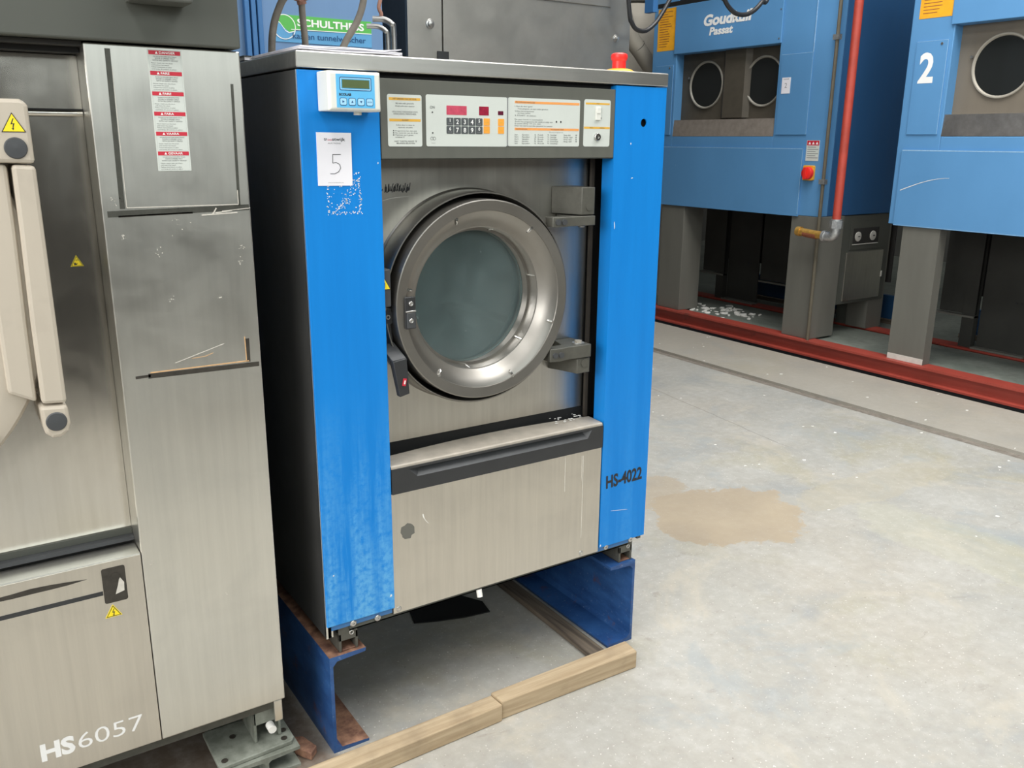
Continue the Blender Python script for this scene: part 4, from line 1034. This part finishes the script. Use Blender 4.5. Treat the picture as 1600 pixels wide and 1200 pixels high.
# steel cabinet
SC = thing('steel_cabinet', 'tall dull steel cabinet standing behind the washing machine', 'cabinet', (1.6, 1.9, 0))
b = MB(); b.box(1.0405, 1.62, .05, 1.0425, 2.12, 3.0, 'side_steel'); b.box(1.0426, 1.62, .05, 2.1520, 2.12, 3.0, 'cabinet_steel'); b.box(1.0405, 1.6, .05, 1.1900, 1.62, 3.0, 'cabinet_steel'); lab(b.build('casing', SC, .003), 'steel casing')
b = MB(); b.box(1.1970, 1.600, .05, 2.1515, 1.619, 3.0, 'cabinet_steel'); DRR2 = lab(b.build('door', SC, .0015), 'wide cabinet door')
MB().box(1.32, 1.5945, 1.9150, 2.034, 1.5995, 2.5, 'cabinet_steel').build('inset_panel', SC, .002)
MB().box(1.1670, 1.5935, 1.6540, 1.2170, 1.5990, 1.6850, 'black_plastic').build('hinge', SC)
for x, z_, r in ((1.1380, 1.7830, .0125), (2.0710, 1.7900, .0105)):
    MB().lathe((x, 1.5995, z_), (0, -1, 0), [(r * 1.5, 0), (r * 1.4, .002), (r, .003), (r * .9, .012), (.0001, .014)], 'bolt_steel', 20).build('knob', SC)
b = MB(); b.box(1.06, 1.65, 0, 2.1, 2.1, .05, 'dark_interior'); b.build('plinth', SC)
# dark equipment rack between them
b = MB(); b.box(1.3, 3.0, 0, 2.3, 3.8, 2.9, 'dark_interior'); tag(b.build('equipment_rack', None, 0, (1.8, 3.4, 0)), 'dark equipment block glimpsed between the pale blue cabinet and the steel cabinet', 'equipment')
# ducting
b = MB(); b.tube([(4.75, 4.9, 3.8), (4.72, 4.75, 3.1), (4.70, 4.62, 2.6), (4.70, 4.55, 2.2), (4.70, 4.55, 1.2), (4.70, 4.55, .0605)], .36, 'duct_beige', 40, 6)
for z_ in (2.46, 2.02): b.lathe((4.70, 4.57, z_), (0, 0, 1), [(.366, -.012), (.372, 0), (.366, .012)], 'tape_dark', 40)
tag(b.build('air_duct', None, 0, (4.7, 4.55, .06)), 'fat beige air duct behind the steel cabinet, left of the blue dryers', 'duct')
b = MB(); b.tube([(3.90, 3.9, 2.9), (4.02, 3.9, 2.35), (4.13, 3.9, 2.12), (4.25, 3.9, 2.00), (4.40, 3.9, 1.82), (4.52, 3.9, 1.45), (4.55, 3.9, .9), (4.55, 3.9, .089)], .062, 'duct_beige', 24, 6)
b.lathe((4.19, 3.9, 2.06), (.7, 0, -.72), [(.064, -.003), (.0655, 0), (.064, .003)], 'tape_dark', 24)
tag(b.build('air_pipe', None, 0, (4.55, 3.9, .089)), 'thinner beige pipe slanting down in front of the fat duct', 'pipe')
# hanging cables
def hang(pts, r, m, label, nm='hanging_cable'):
    b = MB(); b.tube(pts, r, m, 12, 8); tag(b.build(nm, None, 0, pts[0]), label, 'cable')
hang([(1.98, 1.5, 2.6), (2.03, 1.5, 2.1), (2.060, 1.5, 1.885), (2.0756, 1.5, 1.845), (2.105, 1.5, 1.8200), (2.1538, 1.5, 1.8180), (2.2000, 1.5, 1.8450), (2.2328, 1.5, 1.8780), (2.285, 1.5, 1.950), (2.36, 1.5, 2.08), (2.45, 1.5, 2.6)], .0095, 'cable_black', 'black cable loop hanging at the right edge of the steel cabinet')
hang([(2.56, 1.5, 2.6), (2.600, 1.5, 2.06), (2.632, 1.5, 1.985), (2.690, 1.5, 1.9400), (2.7553, 1.5, 1.9300), (2.820, 1.5, 1.9480), (2.8800, 1.5, 1.9950), (2.93, 1.5, 2.06), (2.99, 1.5, 2.6)], .0105, 'cable_black', 'black cable loop hanging in front of the white lettering of the left dryer')
b = MB(); b.box(3.46, 2.92, 2.150, 3.50, 3.00, 2.599, 'post_blue')
tag(b.build('hanging_bracket', None, 0, (3.48, 2.96, 2.599)), 'blue hanging bracket above the orange sticker of the left dryer', 'bracket')
for i, (x, y_) in enumerate(((1.98, 1.5), (2.45, 1.5), (2.56, 1.5), (2.99, 1.5))): pass
b = MB(); b.box(1.9, 1.45, 2.6, 3.55, 1.55, 2.68, 'dark_fascia'); b.box(3.42, 1.45, 2.60, 3.55, 3.05, 2.68, 'dark_fascia')
for p in ((1.95, 1.5), (3.48, 1.5), (3.48, 3.0)): b.cyl((p[0], p[1], 2.68), (0, 0, 1), .012, 2.715, 'dark_fascia', 8)
tag(b.build('cable_tray', None, 0, (2.7, 1.5, 2.6)), 'overhead cable tray from which the black cables hang', 'cable tray')

# ================================================================ dryers on red rails
def ibeam(name, x0, label, h=.10, zb=0., y0=-5.5, y1=6.5, w=.115):
    z0_ = zb
    pr = [(0, 0), (w, 0), (w, .010), (.045, .014), (.045, h - .014), (w, h - .010), (w, h), (0, h), (0, h - .012), (.030, h - .016), (.030, .018), (0, .012)]
    n_ = len(pr); b = MB()
    v = [(x0 + a, y0, z0_ + z_) for a, z_ in pr] + [(x0 + a, y1, z0_ + z_) for a, z_ in pr]
    b.add(v, [tuple(reversed(range(n_))), tuple(range(n_, 2 * n_))] + [(i, (i + 1) % n_, n_ + (i + 1) % n_, n_ + i) for i in range(n_)], 'rail_red')
    b.box(x0 + .01, y0, -.14, x0 + w - .01, y1, zb - .0005, 'dark_gasket')
    o = b.build(name, None, 0, (x0 + w / 2, .5, zb - .14)); return tag(o, label, 'steel rail')
ibeam('floor_rail', 4.095, 'long red painted steel rail along the front of the blue dryers')
ibeam('floor_rail', 4.800, 'long red painted steel rail below the rear legs of the blue dryers')
XF = 4.14
def dryer(yL, label, num):
    DY = thing('tumble_dryer', label, 'tumble dryer', (XF + .55, yL - .815, .1))
    Y = lambda a: yL - a
    F = Fr((XF, yL, 0), (0, -1, 0), (0, 0, 1))
    blue = 'dryer_blue'
    # casing: columns & top, back body
    b = MB()
    def bx(a0, z0_, a1, z1_, x0=XF, x1=XF + .09, m=blue): b.box(x0, Y(a0), z0_, x1, Y(a1), z1_, m)
    bx(0, .895, .258, 2.60); bx(1.212, .895, 1.63, 2.60); bx(.258, .895, 1.212, 1.3895); bx(.258, 1.9650, 1.212, 2.295); bx(.258, 2.335, 1.212, 2.60)
    b.box(XF + .091, Y(0), .895, 5.25, Y(1.63), 2.60, 'dryer_blue_shaded')
    b.build('casing', DY, .004)
    # panels standing slightly proud
    b = MB(); b.rect(F, .040, .8890, 1.476, 1.3170, .012, blue, .0005); wq = .0035 if num else .0018; b.rect(F, .044, 1.3135 - wq, 1.472, 1.3145, .0124, 'edge_wear', .0118); b.rect(F, 1.4735 - wq, .905, 1.4745, 1.31, .0124, 'edge_wear', .0118); b.rect(F, .044, .8915, 1.472, .8935, .0124, 'edge_wear' if num else blue, .0118); lab(b.build('lower_panel', DY, .003), 'wide blue lower panel')
    b = MB(); b.rect(F, .240, 1.9660, 1.222, 2.295, .012, blue, .0005); b.rect(F, .03, 2.2955, 1.222, 2.330, .0005, 'dark_gasket', -.02)
    UPN = lab(b.build('upper_panel', DY, .003), 'blue upper front panel')
    for z_ in (1.995, 2.17): MB().cyl(F.P(1.205, z_, .012), F.n, .005, .002, 'bolt_steel', 10).build('screw', UPN)
    b = MB(); b.rect(F, 1.236, 1.4000, 1.482, 1.8950, .006, blue, .0005); b.rect(F, 1.238, 1.892, 1.480, 1.8940, .0064, 'edge_wear', .0058); b.rect(F, 1.4785, 1.402, 1.4805, 2.25, .0064, 'edge_wear', .0003); b.build('access_door', DY, .002)
    b = MB(); b.rect(F, .050, 1.4000, .236, 1.8950, .006, blue, .0005); b.rect(F, .052, 1.892, .234, 1.8935, .0064, 'edge_wear', .0058); b.rect(F, .2325, 1.402, .2345, 1.892, .0064, 'edge_wear', .0058); b.cyl(F.P(.20, 1.875, .006), F.n, .007, .003, 'bolt_steel', 12); b.build('access_door', DY, .002)
    # recess
    Fq_ = Fr((XF + .075, yL, 0), (0, -1, 0), (0, 0, 1))
    b = MB(); rb = 'recess_brown' if num else 'recess_shaded'
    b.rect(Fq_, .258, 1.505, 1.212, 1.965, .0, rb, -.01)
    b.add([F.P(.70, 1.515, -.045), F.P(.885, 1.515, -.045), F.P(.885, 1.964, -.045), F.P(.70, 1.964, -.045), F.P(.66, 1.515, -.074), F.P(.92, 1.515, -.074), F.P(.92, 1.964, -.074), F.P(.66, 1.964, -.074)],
          [(0, 1, 2, 3), (0, 3, 7, 4), (1, 5, 6, 2), (0, 4, 5, 1)], 'leg_grey' if num else 'recess_shaded')
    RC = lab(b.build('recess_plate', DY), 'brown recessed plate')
    for ca in (.505, 1.035):
        b = MB(); b.lathe(Fq_.P(ca, 1.7460), Fq_.n, [(.164, 0), (.164, .008), (.161, .012), (.155, .012), (.152, .008), (.149, .002)], 'ring_grey' if not num else 'duct_beige', 56)
        b.cyl(Fq_.P(ca - .168, 1.80, .008), Fq_.n, .008, .01, 'bolt_steel', 10)
        w_ = b.build('porthole_ring', DY)
        MB().lathe(Fq_.P(ca, 1.7460), Fq_.n, [(.150, .002), (.0001, .004)], 'dark_glass', 40).build('porthole_glass', w_)
    b = MB(); b.add([F.P(.258, 1.3905, .0), F.P(1.212, 1.3905, .0), F.P(1.212, 1.5050, -.010), F.P(.258, 1.5050, -.010), F.P(.258, 1.507, -.075), F.P(1.212, 1.507, -.075)], [(0, 1, 2, 3), (3, 2, 5, 4)], 'tray_dark' if num else 'tray_steel')
    lab(b.build('lint_tray', DY), 'dull steel strip below the portholes')
    # legs
    la = (.19, .43) if not num else (.10, .33)
    b = MB(); b.box(XF, Y(la[0]), .1005, XF + (.07 if num else .2), Y(la[1]), .894, 'leg_grey')
    if num: b.box(XF - .001, Y(.10), .1005, XF, Y(.33), .135, 'gauge_white')
    b.build('leg', DY, .003)
    MB().box(XF, Y(1.425), .1005, XF + .25, Y(1.646), .894, 'leg_grey').build('leg', DY, .003)
    # rear frame below: back plates, centre column, rails
    x5 = 4.83
    MB().box(x5, Y(.14), .1005, x5 + .05, Y(.22), .894, 'under_shade_grey').build('leg', DY)
    b = MB(); b.box(x5 + .01, Y(-.02), .31, x5 + .02, Y(.22), .894, 'under_shade_grey'); b.box(x5 - .01, Y(-.05), .29, x5 + .04, Y(.22), .302, 'leg_grey')
    b.box(x5 + .21, Y(.0), .40, x5 + .22, Y(1.6), .894, 'dark_interior')
    b.build('back_plate', DY)
    b = MB(); b.box(x5 + .03, Y(.24), .108, x5 + .04, Y(.56), .894, 'under_shade_grey'); b.box(x5 - .02, Y(.23), .1005, x5 + .05, Y(.56), .112, 'leg_grey')
    for q in (.45, .48): b.cyl((x5 + .03, Y(q), .42), (-1, 0, 0), .008, .002, 'ink_black', 10)
    b.build('centre_column', DY)
    b = MB(); b.box(x5 + .01, Y(.60), .31, x5 + .02, Y(1.35), .894, 'under_shade_grey'); b.box(x5 - .01, Y(.60), .29, x5 + .04, Y(1.35), .302, 'leg_grey'); b.build('back_plate', DY)
    MB().box(4.78, Y(1.46), .1005, 4.95, Y(1.62), .894, 'leg_grey').build('leg', DY)
    b = MB(); b.box(5.3, Y(-.1), .06, 5.34, Y(1.7), .26, 'dryer_blue_shaded'); b.box(5.25, Y(-.1), .06, 5.29, Y(1.7), .09, 'timber_dark')
    b.build('rear_skirt', DY)
    return DY, F, Y
D1, F1, Y1 = dryer(3.66, 'slate blue tumble dryer with white company lettering, the left one of the pair', 0)
D2, F2_, Y2 = dryer(1.53, 'blue tumble dryer marked with a white number 2, at the right edge', 1)
# dryer 1 details
b = MB(); G = F1.at(0, 0, .0125)
b.text(G, .520, 2.1330, .0660, 'Goudkuil', 'white_ink', .001, w=.435, bold=.045, shear=.18)
b.text(G, .585, 2.0680, .0480, 'Passat', 'white_ink', .001, w=.215, bold=.04, shear=.18)
lab(b.build('company_lettering', D1), 'white company lettering')
b = MB(); b.rect(F1, 1.256, 1.6550, 1.325, 1.7530, .0078, 'paper_white', .0065); b.text(F1.at(0, 0, .0078), 1.29, 1.74, .008, 'troostwijk', 'ink_mid', align='C', w=.045); b.text(F1.at(0, 0, .0078), 1.28, 1.69, .03, '2', 'ink_grey')
lab(b.build('lot_label', D1), 'white paper label')
b = MB(); b.rect(F1, 1.492, 1.2400, 1.590, 1.3660, .0015, 'label_white'); b.rect(F1, 1.495, 1.3350, 1.587, 1.3640, .002, 'danger_red')
G = F1.at(0, 0, .0016)
for k in range(3): b.poly(G, [(1.505 + k * .028, 1.341), (1.525 + k * .028, 1.341), (1.515 + k * .028, 1.358)], .0010, 'white_ink')
for k in range(6): b.rect(G, 1.500, 1.322 - k * .013, 1.565 + .02 * (k % 2), 1.326 - k * .013, .0004, 'ink_grey')
lab(b.build('danger_label', D1), 'white and red danger label')
b = MB(); b.rect(F1, 1.495, 1.120, 1.575, 1.212, .02, 'stop_yellow', r=.008); b.lathe(F1.P(1.540, 1.165, .02), F1.n, [(.040, 0), (.038, .022), (.030, .026), (.0001, .026)], 'stop_red', 28); b.rect(F1.at(1.540, 1.165, .046).rot(0), -.010, -.036, .010, .036, .016, 'stop_red', r=.004)
lab(b.build('main_switch', D1, .001), 'red rotary switch on yellow plate')
def ysticker(D, F, a0, z0_, a1, z1_):
    b = MB(); b.rect(F, a0, z0_, a1, z1_, .0012, 'sticker_orange'); G = F.at(0, 0, .0012)
    b.ring(G, a0 + .004, z0_ + .004, a1 - .004, z1_ - .004, .002, .0003, 'label_ochre', r=.003)
    n_ = int((z1_ - z0_ - .03) / .017)
    for k in range(n_):
        z_ = z1_ - .025 - k * .017; r5 = random.Random(k)
        b.rect(G, a0 + .02, z_, a0 + .02 + (a1 - a0 - .04) * r5.uniform(.5, .95), z_ + .004, .0004, 'copper_rust')
    lab(b.build('instruction_sticker', D), 'orange instruction sticker')
ysticker(D1, F1, .045, 1.998, .232, 2.290); ysticker(D2, F2_, .040, 2.012, .232, 2.300)
# dryer 2
b = MB(); b.text(F2_, .080, 1.6800, .148, '2', 'white_ink', .0068, w=.090, bold=.03, shear=.0); lab(b.build('number_sign', D2), 'white number 2')
b = MB(); G = F2_.at(0, 0, .0126)
for k in range(9):
    p0 = (.060 + k * .032, 1.090 + .078 * math.sin(k / 9 * 1.5)); p1 = (.060 + (k + 1) * .032, 1.090 + .078 * math.sin((k + 1) / 9 * 1.5)); w_ = .0022 * (1 - k / 12)
    b.poly(G, [(p0[0], p0[1] - w_), (p1[0], p1[1] - w_), (p1[0], p1[1] + w_), (p0[0], p0[1] + w_)], .0004, 'dust_white')
lab(b.build('scratch', D2), 'long pale scratch')
# service cabinet under dryer 1 side
b = MB(); b.box(4.405, 2.036, .300, 4.93, 2.45, .892, 'dark_fascia'); SV = lab(b.build('service_cabinet', D1, .003), 'dark grey service cabinet with two round gauges')
b = MB(); b.box(4.50, 2.0325, .665, 4.90, 2.0355, .850, 'dark_fascia'); b.box(4.525, 2.031, .700, 4.80, 2.0330, .805, 'dark_interior'); b.box(4.525, 2.029, .696, 4.80, 2.033, .701, 'gauge_white')
b.build('gauge_panel', SV)
for x in (4.575, 4.735):
    b = MB(); b.lathe((x, 2.031, .750), (0, -1, 0), [(.032, 0), (.032, .004), (.028, .005), (.0001, .005)], 'gauge_white', 28); b.rect(Fr((x, 2.026, .750), (1, 0, 0), (0, 0, 1)), -.004, -.003, .018, .003, .0004, 'ink_black'); b.build('gauge', SV)
b = MB(); b.box(4.475, 2.0290, .322, 4.875, 2.0355, .648, 'panel_steel'); b.box(4.868, 2.027, .46, 4.885, 2.0355, .50, 'gauge_white')
lab(b.build('access_door', SV, .002), 'bare steel access door')
b = MB(); b.box(4.80, 2.1, .1005, 4.9, 2.3, .2995, 'dark_fascia'); b.build('cabinet_leg', SV)
# red riser pipe, elbow and brass pipe
RPp = thing('gas_pipe', 'red riser pipe with grey elbow and brass branch before the left dryer', 'pipe', (4.055, 1.83, .80))
xp = 4.06
b = MB(); b.tube([(xp, 1.83, 5.39), (xp, 1.83, .885)], .0255, 'pipe_red', 24, 1); lab(b.build('riser', RPp), 'red riser')
b = MB(); b.cyl((xp, 1.83, .845), (0, 0, 1), .040, .045, 'galvanised', 8); b.cyl((xp, 1.83, .835), (0, 0, 1), .034, .065, 'galvanised', 24)
b.tube([(xp, 1.83, .845), (xp, 1.832, .815), (xp, 1.845, .797), (xp, 1.872, .790), (xp, 1.90, .790)], .030, 'galvanised', 20, 4); b.cyl((xp, 1.895, .790), (0, 1, 0), .034, .02, 'galvanised', 20)
lab(b.build('elbow', RPp), 'galvanised elbow and coupling')
b = MB(); b.tube([(xp, 1.912, .791), (xp, 2.085, .803)], .024, 'brass_pipe', 20, 1); b.cyl((xp, 2.085, .803), (0, 1, .06), .030, .03, 'brass_pipe', 20); b.tube([(xp, 1.96, .7905), (xp, 2.06, .7975)], .0245, 'copper_rust', 20, 1)
lab(b.build('branch_pipe', RPp), 'brass branch pipe')
b = MB(); b.tube([(4.125, 2.005, 5.39), (4.125, 2.005, .60), (4.125, 2.005, .1005)], .011, 'conduit_brown', 10, 1)
for z_ in (1.10, 1.95): b.box(4.11, 1.985, z_, 4.14, 2.028, z_ + .03, 'galvanised')
tag(b.build('cable_conduit', None, 0, (4.125, 2.005, .1)), 'thin brown conduit on the left dryer corner, just left of the red pipe', 'conduit')
# lint and paper scraps on floor: small individual scraps
scr = [(4.35, 2.98, .09, .05, 'white lint scrap on the slab beneath the left dryer'),]
b = MB()
for k in range(60):
    x, y_ = 4.45 + rr4.gauss(0, .11), 3.05 + rr4.gauss(0, .17); r = rr4.uniform(.006, .03)
    x = min(max(x, 4.23), 4.76)
    b.poly(Fr((x, y_, .0885), (1, 0, rr4.uniform(-.2, .2)), (0, 1, 0)), [(r * rr4.uniform(.5, 1.2) * math.cos(q), r * rr4.uniform(.5, 1.2) * math.sin(q)) for q in (0, 1.1, 2.2, 3.3, 4.6, 5.5)], rr4.uniform(.003, .012), 'dust_white')
o = tag(b.build('lint_heap', None, 0, (4.45, 3.05, .088)), 'scattered white lint on the slab beneath the left dryer', 'lint'); o['kind'] = 'stuff'
b = MB()
for k in range(70):
    x, y_ = rr4.uniform(2.0, 4.0), rr4.uniform(-.2, 3.0)
    if 3.31 < x < 3.41: x += .12
    r = rr4.uniform(.002, .009)
    b.poly(Fr((x, y_, .0005), (1, 0, 0), (0, 1, 0)), [(r * rr4.uniform(.4, 1.6) * math.cos(q), r * rr4.uniform(.4, 1.2) * math.sin(q)) for q in (0, 1.1, 2.2, 3.3, 4.6, 5.5)], .0015, 'dust_white')
o = tag(b.build('floor_crumbs', None, 0, (3, 1.4, 0)), 'tiny white crumbs scattered over the concrete floor in front of the red rail', 'crumbs'); o['kind'] = 'stuff'

for o in bpy.data.objects:
    if '_b' in o: del o['_b']
